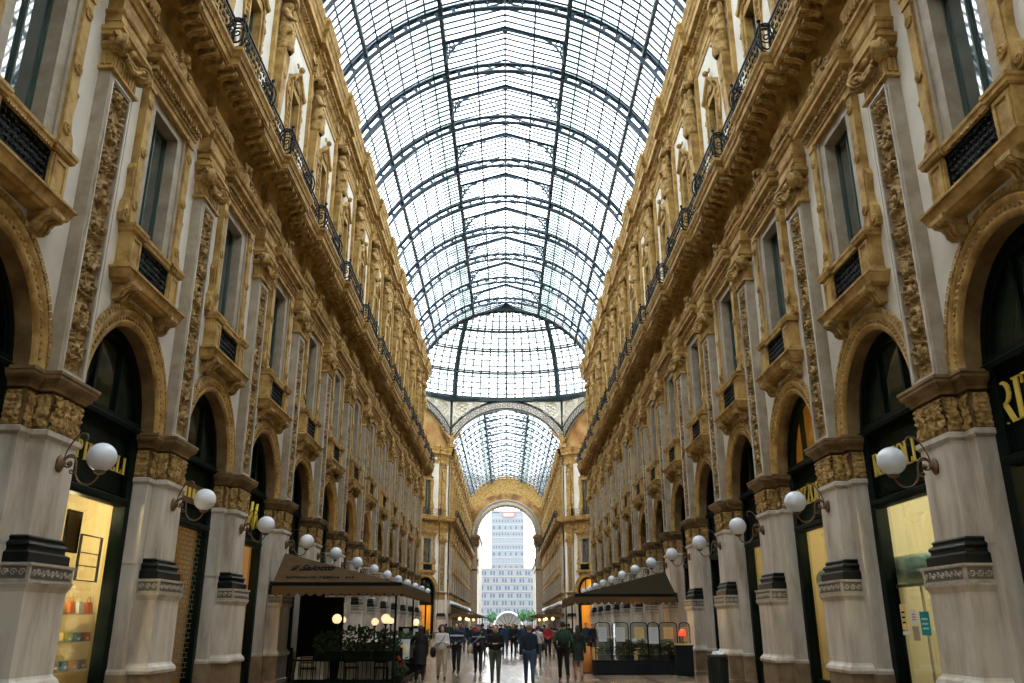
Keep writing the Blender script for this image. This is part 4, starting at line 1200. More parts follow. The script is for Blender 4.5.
    # corner figure and iron corner shaft
    c = MB('roofiron2'); c.tube([(-HS, .12, 25.6), (-HS, .12, 31.3)], .16, 8); link('corner_shaft', c.mesh('corner_shaft'), o)
    if k in (4, 5): return
    q = MB('gold2'); q.merge(EAGLE, T(-HS, .25, 24.6)); link('corner_ornament', q.mesh('corner_ornament'), o)
EAGLE = MB('gold2'); EAGLE.ball((0, 0, 1.1), .45, 10, 8, 1, .8, 1.5); EAGLE.ball((0, .15, 2.0), .22, 8, 6); EAGLE.box(-.5, .5, -.4, .4, 0, .5)
for s_ in (-1, 1):
    for q_ in range(6): EAGLE.ball((s_ * (.4 + .28 * q_), 0, 1.35 + .12 * q_ + .03 * q_ * q_), .26 - .02 * q_, 7, 5)
for k in range(8): upper_side(k, k in (0, 2, 4, 6))

DR, DZ0, DH = 18.9, 31.45, 15.4
def dome_pt(a, th, k=1.0): return (OC[0] + DR * k * cos(th) * cos(a), OC[1] + DR * k * cos(th) * sin(a), DZ0 + DH * k * sin(th))
g = MB('domeglass'); NA, NT = 48, 12; TH = math.radians(80)
vs = [dome_pt(2 * PI * j / NA, TH * i / NT) for i in range(NT + 1) for j in range(NA)]
g.add(vs, [(i * NA + j, i * NA + (j + 1) % NA, (i + 1) * NA + (j + 1) % NA, (i + 1) * NA + j) for i in range(NT) for j in range(NA)])
dome = structure('ceiling_dome', g)
b = MB(mat('pale_dome_bars', (.16, .19, .20), .6))
for j in range(96):
    a = 2 * PI * j / 96
    top = TH if j % 4 == 0 else TH * (.8 if j % 2 == 0 else .62)
    b.tube([dome_pt(a, top * q / 8, .994) for q in range(9)], .12, 4, False, False)
for i in range(1, 40):
    th = math.radians(2.9 * i)
    if th < TH: b.tube([dome_pt(2 * PI * j / 64, th, .994) for j in range(65)], .11, 4, False, False)
link('glazing_bars', b.mesh('dome_glazing_bars'), dome)
for j in range(16):
    K = Kit('dome_rib', 'dome rib'); a = PI / 8 + 2 * PI * j / 16; r = MB('roofiron2'); main = j % 2 == 0
    if main:
        for d in (-.011, .011): r.tube([dome_pt(a + d, TH * q / 12, .985) for q in range(13)], .19, 6, False)
        l = MB('roofiron2')
        for q in range(26): l.bar(dome_pt(a - .011, TH * q / 26, .985), dome_pt(a + .011, TH * (q + .5) / 26, .985), .10)
        K.part('flange', r); K.part('lattice_mesh', l)
    else:
        r.tube([dome_pt(a, TH * q / 12, .985) for q in range(13)], .15, 6, False); K.part('flange', r)
    K.place(ID, '%s iron rib of the glass dome at compass bearing %d degrees' % ('paired heavy' if main else 'slim single', round((90 - math.degrees(a)) % 360)), 'ribs of the glass dome')
for i, deg in enumerate((0, 13.5, 25, 35.5, 46, 58, 70, 80)):
    K = Kit('dome_ring', 'dome ring'); r = MB('roofiron2'); th = math.radians(deg)
    if deg == 0:
        pts = [dome_pt(2 * PI * q / 64, 0, 1) for q in range(65)]
        r.tube([(x, y, z - .1) for x, y, z in pts], .32, 6, False); r.tube([(x, y, z + .3) for x, y, z in pts], .10, 5, False)
    else:
        r.tube([dome_pt(2 * PI * q / 64, th, .985) for q in range(65)], .16, 5, False); r.tube([dome_pt(2 * PI * q / 64, th + .018, .985) for q in range(65)], .12, 4, False)
    K.part('hoop', r)
    if 0 < deg < 80:
        l = MB('roofiron2')
        for q in range(96): l.bar(dome_pt(2 * PI * q / 96, th, .985), dome_pt(2 * PI * q / 96, th + .018, .985), .05)
        K.part('lattice_mesh', l)
    K.place(ID, 'horizontal iron ring of the glass dome, %s up from its base' % ORD[i], 'rings of the glass dome')

# ------------------------------------------------------------------ end arch
def end_arch():
    F = T(XC, YEND, 0); zs = 19.0; Ri = 5.9; Ro = 7.15
    w = MB('gold'); n = 36
    for q in range(n):
        a, b_ = PI * q / n, PI * (q + 1) / n
        po = []
        for t in (a, b_): po.append((Ri * cos(t), zs + Ri * sin(t)))
        pe = []
        for t in (a, b_):
            m_ = min(9.6 / max(abs(cos(t)), 1e-6), 12.2 / max(sin(t), 1e-6)); pe.append((m_ * cos(t), zs + m_ * sin(t)))
        w.add([(po[0][0], 0, po[0][1]), (po[1][0], 0, po[1][1]), (pe[1][0], 0, pe[1][1]), (pe[0][0], 0, pe[0][1])], [(0, 1, 2, 3)])
    for s in (-1, 1): w.box(s * 7.75 - 1.85, s * 7.75 + 1.85, 0, 2.2, 0, 19.0)
    structure('wall_end', w, F)
    m_ = MB('mosaic'); m_.arc([(7.2, -.04), (8.45, -.04)], 0, zs, .35, PI - .35, 36); structure('wall_end_mosaic', m_, F)
    K = Kit('exit_arch', 'arch')
    r = MB('grey'); r.arc([(Ri, 2.4), (Ri, -.15), (Ri + .35, -.2), (Ri + .4, -.12), (Ri + .95, -.12), (Ri + 1.0, -.22), (Ro, -.2), (Ro, 0)], 0, zs, 0, PI, 40, True)
    K.part('archivolt', r)
    k = MB('gold2'); k.arc([(.01, -.22), (.55, -.22), (.62, -.1), (.62, 0)], 0, 27.2, 0, 2 * PI, 20); k.ball((0, -.2, 27.2), .35, 10, 6); K.part('keystone_medallion', k)
    for s in (-1, 1):
        p = MB('grey'); p.box(s * 6.5 - .65, s * 6.5 + .65, -.25, 2.2, 0, 16.8)
        pi_ = K.part('pillar', p)
        c = MB('brown'); c.box(s * 6.5 - .7, s * 6.5 + .7, -.35, 2.25, 11.9, 12.3)
        c.sweep([(s * 6.5 - .65, 2.2), (s * 6.5 - .65, -.25), (s * 6.5 + .65, -.25), (s * 6.5 + .65, 2.2)][::(1 if s else 1)], [(-.1, 16.6), (-.1, 16.8), (-.2, 17.6), (-.35, 18.3), (-.5, 18.4), (-.5, 18.7), (-.3, 19.0)])
        rs = random.Random(4)
        for q in range(26): c.ball((s * 6.5 + rs.uniform(-.8, .8), -.45, rs.uniform(16.8, 18.4)), rs.uniform(.12, .22), 6, 5)
        for q in range(26): c.ball((s * 6.5 - s * .8, rs.uniform(-.3, 2.0), rs.uniform(16.8, 18.4)), rs.uniform(.12, .22), 6, 5)
        for q in range(18): c.ball((s * 6.5 - s * .7, rs.uniform(-.3, 2.0), rs.uniform(11.2, 14.4)), rs.uniform(.10, .2), 6, 5)
        K.part('capital', c, pi_, 'dark carved foliate capital')
    K.place(F, 'tall stone arch opening to the square at the far end of the arcade')
end_arch()

# ------------------------------------------------------------------ outside beyond the arch
def tower():
    K = Kit('office_tower', 'building'); Y = 400; z1 = 51.5
    x0, x1 = -7.3, 7.9
    w = MB('tower'); w.box(x0, x1, Y, Y + 14, 0, z1); w.box(x0 + .6, x1 - .6, Y + 1, Y + 13, z1, z1 + 1.2); K.part('wall', w)
    g = MB('towerw'); fl = 3.0
    zs = [8 + fl * k for k in range(15)]
    for k, z in enumerate(zs):
        if z > z1 - 2.5: break
        if k in (2, 7, 10): continue
        for q in range(11):
            x = x0 + .7 + q * 1.32
            if k % 2 == 0 and q % 2 == 0: g.box(x, x + .9, Y - .05, Y + .05, z, z + 1.3)
            elif k % 2 == 1: g.box(x + .2, x + .7, Y - .05, Y + .05, z + .2, z + 1.2)
    K.part('windows', g)
    h = MB(mat('tower_bands', (.165, .18, .19), .6))
    for z in zs: h.box(x0 - .1, x1 + .1, Y - .12, Y, z + 1.9, z + 2.4)
    for q in range(6): h.box(x0 + q * 3.04 - .1, x0 + q * 3.04 + .1, Y - .15, Y, 0, z1)
    K.part('band', h)
    s = MB('red'); s.box(-1.8, 3.4, Y - .6, Y - .3, z1 - 1.9, z1 + .1); sg = K.part('rooftop_sign', s, None, 'white sign with red border'); s = MB('paper'); s.box(-1.5, 3.1, Y - .65, Y - .58, z1 - 1.55, z1 - .3); K.part('sign_face', s, sg)
    t = MB('leaf2')
    for q in range(5): t.ball((-6.6 + q * .5, Y + 1, z1 + .5 + .3 * (q % 2)), .7, 8, 6)
    K.part('roof_shrub', t)
    K.place(ID, 'pale blue office tower seen through the end arch')
    K = Kit('low_office_block', 'building'); w = MB('tower'); w.box(-13, 13.5, 385, 398, 0, 25.5); K.part('wall', w)
    g = MB('towerw')
    for k in range(7):
        for q in range(20):
            if (q + k) % 3: g.box(-12.6 + q * 1.3, -11.9 + q * 1.3, 384.94, 385, 3.2 + k * 3.2, 4.9 + k * 3.2)
    K.part('windows', g); h = MB('beige')
    for k in range(8): h.box(-13.1, 13.6, 384.8, 385, 2.3 + k * 3.2, 2.7 + k * 3.2)
    K.part('band', h)
    K.place(ID, 'wide pale office block at the foot of the tower')
    for s, x0, x1, z, lab in ((-1, -30, -9.6, 31, 'left'), (1, 9.8, 30, 22, 'right')):
        K = Kit('palace_building', 'building'); w = MB('beige'); w.box(x0, x1, 300, 330, 0, z); w.box(x0 - .4, x1 + .4, 299.6, 330, z - 1, z); K.part('wall', w)
        g = MB('towerw')
        for k in range(int(z / 5)):
            for q in range(7): g.box(x0 + 1 + q * 2.8, x0 + 2.2 + q * 2.8, 299.95, 300, 3 + k * 5, 5.6 + k * 5)
        K.part('windows', g); K.place(ID, 'beige stone building on the %s edge of the square' % lab)
tower()
def blobtree(name, x, y, z, r, label, n=260, trunk=True, group=None):
    K = Kit(name, 'tree'); f = MB('leaf2'); rs = random.Random(int(x * 7 + y))
    for q in range(n):
        a, u = rs.uniform(0, 2 * PI), rs.uniform(-1, 1); rr = r * rs.uniform(.75, 1.05); c = math.sqrt(1 - u * u)
        p = Vector((rr * c * cos(a), rr * c * sin(a), z + rr * u)); d = r * .22
        t = Vector((rs.uniform(-1, 1), rs.uniform(-1, 1), rs.uniform(-1, 1))).normalized(); t2 = t.orthogonal().normalized()
        f.add([p - t * d, p + t2 * d * .6, p + t * d, p - t2 * d * .6], [(0, 1, 2, 3)])
    f.ball((0, 0, z), r * .8, 12, 8); K.part('crown', f)
    t = MB('brass'); t.tube([(0, 0, 0), (0, 0, z)], .12, 6); K.part('trunk', t)
    K.place(T(x, y, 0), label, group)
blobtree('round_tree', -3.7, 215, 3.4, 1.25, 'small round clipped tree in the square, left of the white tent')
blobtree('round_tree', 3.9, 215, 3.7, 1.35, 'round green tree in the square, right of the white tent')
blobtree('round_tree', 5.6, 205, 3.5, 1.3, 'green tree in the square beside the right awnings')
K = Kit('arched_tent', 'tent'); t = MB('white')
t.arc([(3.6, -3), (3.6, 3)], 0, 0.6, 0, PI, 16)
t.plate([(3.5 * cos(PI * k / 16), .6 + 3.5 * sin(PI * k / 16)) for k in range(17)], 2.6, 2.8)
K.part('canopy', t); t = MB('tower')
for k in range(9): t.bar((3.5 * cos(PI * k / 8), -2.9, .6 + 3.5 * sin(PI * k / 8)), (0, 2.5, .6), .12)
K.part('truss', t); t = MB('paper')
for k in range(4): t.arc([(3.66, -3 + 2 * k), (3.66, -2.8 + 2 * k), (3.9, -2.9 + 2 * k)], 0, .6, 0, PI, 16)
K.part('hoop', t); K.place(T(.3, 232, 0) @ Matrix.Diagonal((1, 1, 1.1, 1)), 'white arched tent in the square beyond the end arch')

fl = MB('floor'); fl.box(-22, 22, -14, YEND + 2.2, -.3, 0); structure('floor', fl)
pz = MB('plaza'); pz.box(-220, 220, YEND + 2.2, 600, -.3, -.005); structure('floor_square', pz)

# ------------------------------------------------------------------ people
def person_kit(H=1.75, stride=.22, arms=('down', 'down'), top=(.02, .02, .03), legs=(.03, .03, .04), hair=(.03, .02, .015), hairlen='short',
               coat=None, skirt=False, shoes=(.02, .02, .02), h=.028, bag=None, stripe=None, hat=None, wide=1.0, bare=False, backpack=None, hood=False):
    K = Kit('person', 'person'); s = H / 1.75; W = wide
    hip = [(-.095, 0, .93), (.095, 0, .93)]
    kn = [(-.10, stride * .55 + .03, .51), (.10, -stride * .35 + .03, .50)]
    an = [(-.10, stride * .8, .10), (.10, -stride * .95, .13)]
    toe = [(-.11, stride * .8 + .17, .045), (.11, -stride * .95 + .16, .045)]
    sh = [(-.165 * W, -.01, 1.415), (.165 * W, -.01, 1.415)]
    el, wr = [], []
    for i, a in enumerate(arms):
        q = -1 if i == 0 else 1
        sw = (-stride if i == 0 else stride) * .5
        if a == 'down': el.append((q * .225 * W, -.03 + sw * .5, 1.14)); wr.append((q * .24 * W, .05 + sw, .89))
        elif a == 'phone': el.append((q * .215 * W, -.02, 1.14)); wr.append((q * .07, .24, 1.19))
        elif a == 'fold': el.append((q * .225 * W, .0, 1.14)); wr.append((q * .05, .22, 1.07))
        elif a == 'reach': el.append((q * .30 * W, .16, 1.22)); wr.append((q * .34, .40, 1.12))
        elif a == 'pocket': el.append((q * .255 * W, -.06, 1.15)); wr.append((q * .20 * W, .08, .96))
    HC = (0, .02, 1.635)
    def head(P):
        d = sd_ell(P, HC, (.078, .098, .118)); d = smin(d, sd_ell(P, (0, .07, 1.585), (.05, .05, .06)), .03)
        d = smin(d, sd_caps(P, (0, .105, 1.64), (0, .128, 1.61), .012, .016), .015)
        for q in (-1, 1): d = smin(d, sd_ell(P, (q * .08, .01, 1.63), (.015, .025, .035)), .01)
        return smin(d, sd_caps(P, (0, -.01, 1.56), (0, -.02, 1.44), .052, .06), .03)
    def torso(P, e):
        d = sd_ell(P, (0, -.01, 1.30), (.165 * W + e, .108 + e, .22 + e)); d = smin(d, sd_ell(P, (0, 0, 1.02), (.148 * W + e, .108 + e, .17 + e)), .09)
        return smin(d, sd_caps(P, sh[0], sh[1], .052 + e, .052 + e), .06)
    def arm(P, e):
        d = 9
        for i in (0, 1):
            a = smin(sd_caps(P, sh[i], el[i], .052 + e, .041 + e), sd_caps(P, el[i], wr[i], .041 + e, .029 + e * 1.1), .025); d = np.minimum(d, a)
        return d
    def leg(P, e, cut=0):
        d = 9
        for i in (0, 1):
            a = smin(sd_caps(P, hip[i], kn[i], .088 * W + e, .056 + e), sd_caps(P, kn[i], an[i], .056 + e, .038 + e), .04); d = np.minimum(d, a)
        return smin(d, sd_ell(P, (0, 0, .97), (.16 * W + e, .11 + e, .12 + e)), .06)
    def full(P):
        d = smin(torso(P, -.005), head(P), .03); d = smin(d, arm(P, -.004), .03); d = smin(d, leg(P, -.004), .05)
        for i in (0, 1): d = smin(d, sd_caps(P, an[i], toe[i], .035, .028), .03)
        for i in (0, 1):
            f = Vector(wr[i]) - Vector(el[i]); f.normalize(); c = Vector(wr[i]) + f * .05
            d = smin(d, sd_caps(P, wr[i], tuple(c), .026, .032), .02)
        return d
    lo, hi = (-.62, -.5, -.02), (.62, .62, 1.82)
    b = MB('skin'); fb = body_mb(full, lo, hi, h, 'skin'); b.merge(fb)
    for i in (0, 1):
        q = -1 if i == 0 else 1
        f = (Vector(wr[i]) - Vector(el[i])).normalized(); side = f.cross(Vector((0, 1, 0) if abs(f.y) < .8 else (0, 0, 1))).normalized(); nrm = f.cross(side)
        base = Vector(wr[i]) + f * .075
        for k in range(4):
            p = base + side * (k - 1.5) * .019; L = (.058, .068, .063, .048)[k]
            b.tube([p, p + f * L * .5 + nrm * .004, p + f * L * .85 + nrm * .022], [.0095, .009, .007], 5)
        t0 = Vector(wr[i]) + f * .03 + side * .028
        b.tube([t0, t0 + side * .022 + f * .025, t0 + side * .025 + f * .055 + nrm * .01], [.011, .010, .008], 5)
    body = K.part('body', b)
    e = MB('iron')
    for q in (-1, 1): e.ball((q * .030, .108, 1.645), .011, 6, 4)
    e.box(-.022, .022, .112, .118, 1.572, 1.580); K.part('face_features', e, body)
    def clipz(d, P, z0, z1): return np.maximum(d, np.maximum(z0 - P[..., 2], P[..., 2] - z1))
    if not bare: K.part('trousers', body_mb(lambda P: clipz(leg(P, .016), P, .07, 1.02), lo, hi, h, cloth('cloth_%s' % (legs,), legs)))
    if skirt: K.part('skirt', body_mb(lambda P: clipz(smin(leg(P, .03), sd_caps(P, (0, 0, .95), (0, 0, .55), .17, .22), .1), P, .52, 1.02), lo, hi, h, cloth('cloth_%s' % (legs,), legs)))
    z0 = coat or .88
    tm = cloth('cloth_%s' % (top,), top)
    def jk(P):
        d = smin(torso(P, .014), arm(P, .012), .02)
        if coat: d = smin(d, sd_caps(P, (0, 0, .98), (0, 0, coat), .155, .20), .09)
        if hood: d = smin(d, sd_ell(P, (0, -.10, 1.48), (.11, .08, .08)), .05)
        else: d = smin(d, sd_caps(P, (0, -.02, 1.46), (0, -.02, 1.50), .07, .065), .03)
        hand = 9
        return clipz(d, P, z0, 1.54)
    zone = None
    if stripe: zone = [(cloth('cloth_%s' % (stripe,), stripe), lambda c: (c[:, 2] > 1.30) & (c[:, 2] < 1.35))]
    K.part('coat' if coat else 'jacket', body_mb(jk, lo, hi, h, tm, zone))
    hm = cloth('hair_%s' % (hair,), hair, .7)
    def hr(P):
        d = sd_ell(P, (0, -.005, 1.665), (.088, .10, .105)); d = np.maximum(d, -(sd_ell(P, (0, .12, 1.60), (.075, .09, .11))))
        if hairlen == 'long': d = smin(d, sd_caps(P, (0, -.07, 1.62), (0, -.09, 1.32), .085, .07), .05)
        if hairlen == 'curly':
            d = smin(sd_ell(P, (0, -.02, 1.64), (.15, .13, .14)), sd_caps(P, (0, -.06, 1.6), (0, -.06, 1.45), .13, .11), .05) + .012 * np.sin(P[..., 0] * 90) * np.sin(P[..., 2] * 80)
            d = np.maximum(d, -(sd_ell(P, (0, .13, 1.60), (.07, .10, .10))))
        if hairlen == 'bun': d = smin(d, sd_ell(P, (0, -.10, 1.74), (.045, .045, .045)), .02)
        return d
    K.part('hair', body_mb(hr, (-.22, -.25, 1.2), (.22, .2, 1.86), h * .8, hm))
    sm_ = cloth('shoe_%s' % (shoes,), shoes, .5)
    for i in (0, 1):
        a = an[i]; t = toe[i]
        K.part('shoe', body_mb(lambda P: np.maximum(smin(sd_caps(P, (a[0], a[1] - .01, a[2] - .02), t, .046, .040), sd_caps(P, (a[0], a[1], a[2]), (a[0], a[1], a[2] + .03), .05, .05), .02), -(P[..., 2] - .004)),
               (a[0] - .12, a[1] - .12, -.02), (a[0] + .12, a[1] + .32, .26), .02, sm_))
    if hat: K.part('cap', body_mb(lambda P: np.maximum(sd_ell(P, (0, .0, 1.69), (.098, .11, .085)), 1.68 - P[..., 2]), (-.2, -.2, 1.6), (.2, .25, 1.85), .02, cloth('cloth_%s' % (hat,), hat)))
    if bag:
        g = MB(cloth('cloth_%s' % (bag,), bag)); g.merge(body_mb(lambda P: sd_ell(P, (.30 * W, .06, .88), (.10, .14, .18)) , (.1, -.2, .6), (.5, .3, 1.15), .03, cloth('cloth_%s' % (bag,), bag)))
        g.tube([(.30 * W, -.02, 1.0), (.15, -.10, 1.25), (-.10, -.13, 1.50), (-.14, .02, 1.51), (-.02, .15, 1.28), (.28 * W, .12, 1.02)], .012, 5)
        K.part('shoulder_bag', g)
    if backpack:
        K.part('backpack', body_mb(lambda P: sd_ell(P, (0, -.20, 1.24), (.16, .13, .24)), (-.3, -.45, .9), (.3, 0, 1.6), .03, cloth('cloth_%s' % (backpack,), backpack)))
    S = Matrix.Scale(s, 4)
    for i, (n, mb, pa, lb) in enumerate(K.p):
        mb.v = [tuple(s * c for c in p) for p in mb.v]
    return K
def gx(u, Y): return (u - 507) / (835 * .9472 + .3206 * 285) * Y
BK, NV, DK = (.008, .008, .010), (.010, .016, .035), (.02, .02, .022)
P_ = [
 (421, 28.4, .15, dict(H=1.70, stride=.12, arms=('reach', 'down'), top=BK, legs=BK, hairlen='long', coat=.55, hair=(.02, .012, .008)), 'woman in a long black coat with long dark hair beside the menu stand'),
 (442.5, 29.5, PI + .1, dict(H=1.72, stride=.2, arms=('phone', 'phone'), top=(.62, .62, .64), legs=(.42, .33, .24), hairlen='curly', hair=(.05, .02, .01), bag=(.01, .01, .01)), 'woman with curly hair, white top and beige trousers looking at her phone'),
 (457, 33.2, PI - .1, dict(H=1.78, stride=.2, arms=('fold', 'fold'), top=NV, legs=(.012, .014, .02), stripe=(.55, .6, .65)), 'person in a navy jacket with a pale chest stripe'),
 (478.5, 33.4, PI, dict(H=1.72, stride=.2, arms=('fold', 'fold'), top=(.012, .014, .022), legs=(.012, .014, .02), stripe=(.3, .33, .36), hat=(.02, .05, .15), bag=(.4, .38, .3)), 'person in a blue cap and dark striped top'),
 (495.5, 27.6, PI, dict(H=1.72, stride=.1, arms=('phone', 'phone'), top=BK, legs=(.055, .07, .05), wide=1.12), 'man in a black sweater and grey-green trousers'),
 (529, 27.2, 0, dict(H=1.72, stride=.22, top=(.008, .014, .028), legs=(.03, .06, .12), wide=1.15, hair=(.15, .10, .07)), 'man in a dark navy jacket and blue jeans walking away'),
 (563, 29.0, .05, dict(H=1.82, stride=.2, arms=('pocket', 'pocket'), top=(.010, .045, .022), legs=BK, backpack=(.012, .03, .02), wide=1.12, hood=True, shoes=(.25, .04, .03)), 'tall man in a green jacket with a backpack walking away'),
 (577.5, 29.6, -.05, dict(H=1.70, stride=.2, top=(.010, .022, .018), legs=(.02, .03, .03), hairlen='long', coat=.62, skirt=False, bare=True, shoes=(.3, .12, .08)), 'woman in a dark green coat with bare legs and long dark hair'),
 (537.5, 38, 0, dict(H=1.68, stride=.1, top=(.55, .55, .58), legs=(.05, .06, .09), hair=(.02, .04, .10), bag=(.02, .02, .02)), 'person in a white top partly behind the man in jeans'),
 (505, 50, 0, dict(H=1.75, top=(.02, .05, .11), legs=(.03, .05, .09), hair=(.35, .16, .06)), 'red-haired person in a blue jacket walking away'),
 (513.5, 50, PI, dict(H=1.75, arms=('fold', 'down'), top=BK, legs=BK, hairlen='long'), 'person in black with a pale hand raised, coming closer'),
 (547.5, 47, PI, dict(H=1.72, arms=('fold', 'fold'), top=(.30, .02, .03), legs=BK), 'person in a red jacket and dark trousers'),
 (551.5, 49, 0, dict(H=1.6, top=(.25, .03, .04), legs=(.3, .25, .18), bag=(.35, .3, .2)), 'shorter person in red with a beige bag'),
 (586, 50, PI, dict(H=1.8, top=(.02, .04, .07), legs=BK), 'person in blue near the orange lit doorway'),
 (592.5, 51, PI, dict(H=1.75, top=BK, legs=BK), 'person in black near the orange lit doorway'),
]
KITS = []
for u, Y, rz, kw, lab in P_:
    K = person_kit(h=.026 if Y < 35 else .034, **kw)
    K.place(T(gx(u, Y), Y, 0) @ RZ(rz), lab); KITS.append(K)
rs = random.Random(21)
crowd = [(463, 58), (467, 66), (471, 55), (474, 74), (483, 48), (487, 62), (490, 80), (499, 90), (502, 70), (509, 84), (517, 64), (521, 52), (524, 78), (531, 60), (535, 86), (541, 66), (544, 57), (555, 60), (558, 72), (569, 56), (450, 62), (446, 70), (480, 88), (515, 96), (527, 100), (493, 104), (538, 98), (461, 84)]
for k, (u, Y) in enumerate(crowd):
    src = KITS[[9, 10, 5, 11, 13, 14, 2, 8, 4, 6, 3][k % 11]]
    lab = {9: 'blue jacket and reddish hair', 10: 'black clothes and long hair', 5: 'navy jacket and jeans', 11: 'red jacket', 13: 'blue jacket', 14: 'all black', 2: 'navy jacket with pale stripe', 8: 'white top', 4: 'black sweater', 6: 'green jacket with backpack', 3: 'blue cap'}[[9, 10, 5, 11, 13, 14, 2, 8, 4, 6, 3][k % 11]]
    src.place(T(gx(u, Y) + rs.uniform(-.05, .05), Y, 0) @ RZ(rs.choice((0, PI)) + rs.uniform(-.5, .5)) @ Matrix.Scale(rs.uniform(.95, 1.03), 4),
              'distant pedestrian with %s, %s row back' % (lab, ORD[min(15, int((Y - 45) / 4))]), 'distant pedestrians in the crowd', Y > 60)

# ------------------------------------------------------------------ cafe terraces
def awning(name, x_wall, x_front, y0, y1, ze, zt, hip, cm, label, textfn=None):
    K = Kit(name, 'awning'); c = MB(cm); A, B = y0 + hip, y1 - hip * .6
    sg = 1 if x_front > x_wall else -1
    def roofq(pts, th=.02):
        top = [Vector(p) for p in pts]; bot = [p - Vector((0, 0, th)) for p in top]; k = len(top)
        c.add(top + bot, [tuple(range(k)), tuple(range(k, 2 * k))[::-1]] + [(i, (i + 1) % k, k + (i + 1) % k, k + i) for i in range(k)])
    roofq([(x_wall, y0, ze), (x_front, y0, ze), (x_wall, A, zt)]); roofq([(x_front, y0, ze), (x_front, y1, ze), (x_wall, B, zt), (x_wall, A, zt)]); roofq([(x_front, y1, ze), (x_wall, y1, ze), (x_wall, B, zt)])
    K.part('canopy', c)
    f = MB('green'); f.bar((x_wall, y0, ze - .04), (x_front, y0, ze - .04), .08, .14); f.bar((x_front, y0, ze - .04), (x_front, y1, ze - .04), .06, .09); f.bar((x_front, y1, ze - .04), (x_wall, y1, ze - .04), .06, .09)
    K.part('frame', f)
    v = MB('awnv')
    def val(p, q):
        p, q = Vector(p), Vector(q); L = (q - p).length; n = max(2, int(L / .26)); d = (q - p) / n; nn = d.normalized().cross(Vector((0, 0, 1))) * .008
        for i in range(n):
            a = p + d * i; top = [a, a + d]; low = [a + d * (1 - t) + Vector((0, 0, -.20 - .10 * sin(PI * t))) for t in [k / 6 for k in range(7)]]
            pts = top + low; k = len(pts)
            v.add([x + nn for x in pts] + [x - nn for x in pts], [tuple(range(k)), tuple(range(k, 2 * k))[::-1]] + [(j, (j + 1) % k, k + (j + 1) % k, k + j) for j in range(k)])
    z = ze - .08
    val((x_wall, y0 - .035, z), (x_front + sg * .035, y0 - .035, z)); val((x_front + sg * .035, y0 - .035, z), (x_front + sg * .035, y1, z))
    K.part('valance', v, None, 'tan scalloped valance')
    for y in (y0 + .1, (y0 + y1) / 2, y1 - .1):
        p = MB('green'); p.bar((x_front - sg * .15, y, 0), (x_front - sg * .15, y, ze - .05), .06); K.part('post', p)
    r = K.place(ID, label)
    return r
aw = awning('cafe_awning', -7.1, -3.2, 26.3, 36.2, 2.92, 3.9, 1.2, 'awnl', 'brown canvas awning with dark script lettering over the cafe terrace on the left')
def text(body, size, X, m, parent=None, shear=0, name='sign_text', ext=.004, off=0):
    c = bpy.data.curves.new(name, 'FONT'); c.body = body; c.size = size; c.extrude = ext; c.align_x = 'LEFT'; c.shear = shear; c.resolution_u = 3
    c.materials.append(M[m]); o = bpy.data.objects.new(name, c); COL.objects.link(o)
    c.offset = off
    bpy.context.view_layer.update()
    me = bpy.data.meshes.new_from_object(o); bpy.data.objects.remove(o); me.name = name
    return link(name, me, parent, X)
slope = math.atan2(.98, 1.2)
XT = lambda x, t: T(x, 26.3 + 1.2 * t, 2.92 + .98 * t + .02) @ Matrix.Rotation(slope, 4, 'X')
t1 = text('il Salotto', .37, XT(-6.72, .40), 'ink', aw, .45, off=.008)
t2 = text('RISTORANTE  PIZZERIA    BAR', .155, XT(-6.75, .13), 'ink', aw)
aw2 = awning('cafe_awning', 6.68, 2.7, 34.5, 42.3, 2.85, 3.85, 2.1, 'awnr', 'dark olive brown awning over the cafe terrace on the right')
K = Kit('awning_crossbar', 'bar'); b = MB('paper'); b.bar((-5.6, 26.9, 2.56), (-3.3, 26.9, 2.56), .05); K.part('tube', b); K.place(ID, 'white tube hanging under the brown left awning')

def foliage(mb, x0, x1, y0, y1, z0, z1, n, seed=1, s=.11):
    r = random.Random(seed)
    for q in range(n):
        p = Vector((r.uniform(x0, x1), r.uniform(y0, y1), z0 + (z1 - z0) * r.random() ** 1.3))
        t = Vector((r.uniform(-1, 1), r.uniform(-1, 1), r.uniform(-.3, 1))).normalized(); u = t.orthogonal().normalized() * s * .28
        mb.add([p, p + t * s * .5 + u, p + t * s, p + t * s * .5 - u], [(0, 1, 2, 3)])
def planter(x0, x1, y0, y1, z0, z1, zf, label, group, n=260, seed=1, cm='green'):
    K = Kit('planter', 'planter'); b = MB(cm); b.box(x0, x1, y0, y1, z0, z1); b.panelframe(x0 - .02, x1 + .02, z0, z1, y0 - .02, y0, .03); K.part('trough', b)
    s = MB('soil'); s.box(x0 + .02, x1 - .02, y0 + .02, y1 - .02, z1 - .01, z1 + .02); K.part('soil', s)
    f = MB('leaf'); foliage(f, x0 + .02, x1 - .02, y0, y1, z1, zf, n, seed, .16)
    K.part('foliage', f); K.place(ID, label, group)
xs = [-6.0, -5.1, -4.2, -3.3]
for i in range(3):
    planter(xs[i] + .03, xs[i + 1] - .03, 27.55, 27.85, .70, .95, 1.52 + .12 * (i == 1), '%s dark green planter on the railing facing the camera, left terrace' % ORD[i], 'planters on the front railing', 300, i)
for i in range(4):
    planter(-3.45, -3.15, 28.2 + i * 2, 30.0 + i * 2, .70, .95, 1.45, '%s dark green planter along the aisle side of the left terrace' % ORD[i], 'planters on the side railing', 260, 10 + i)
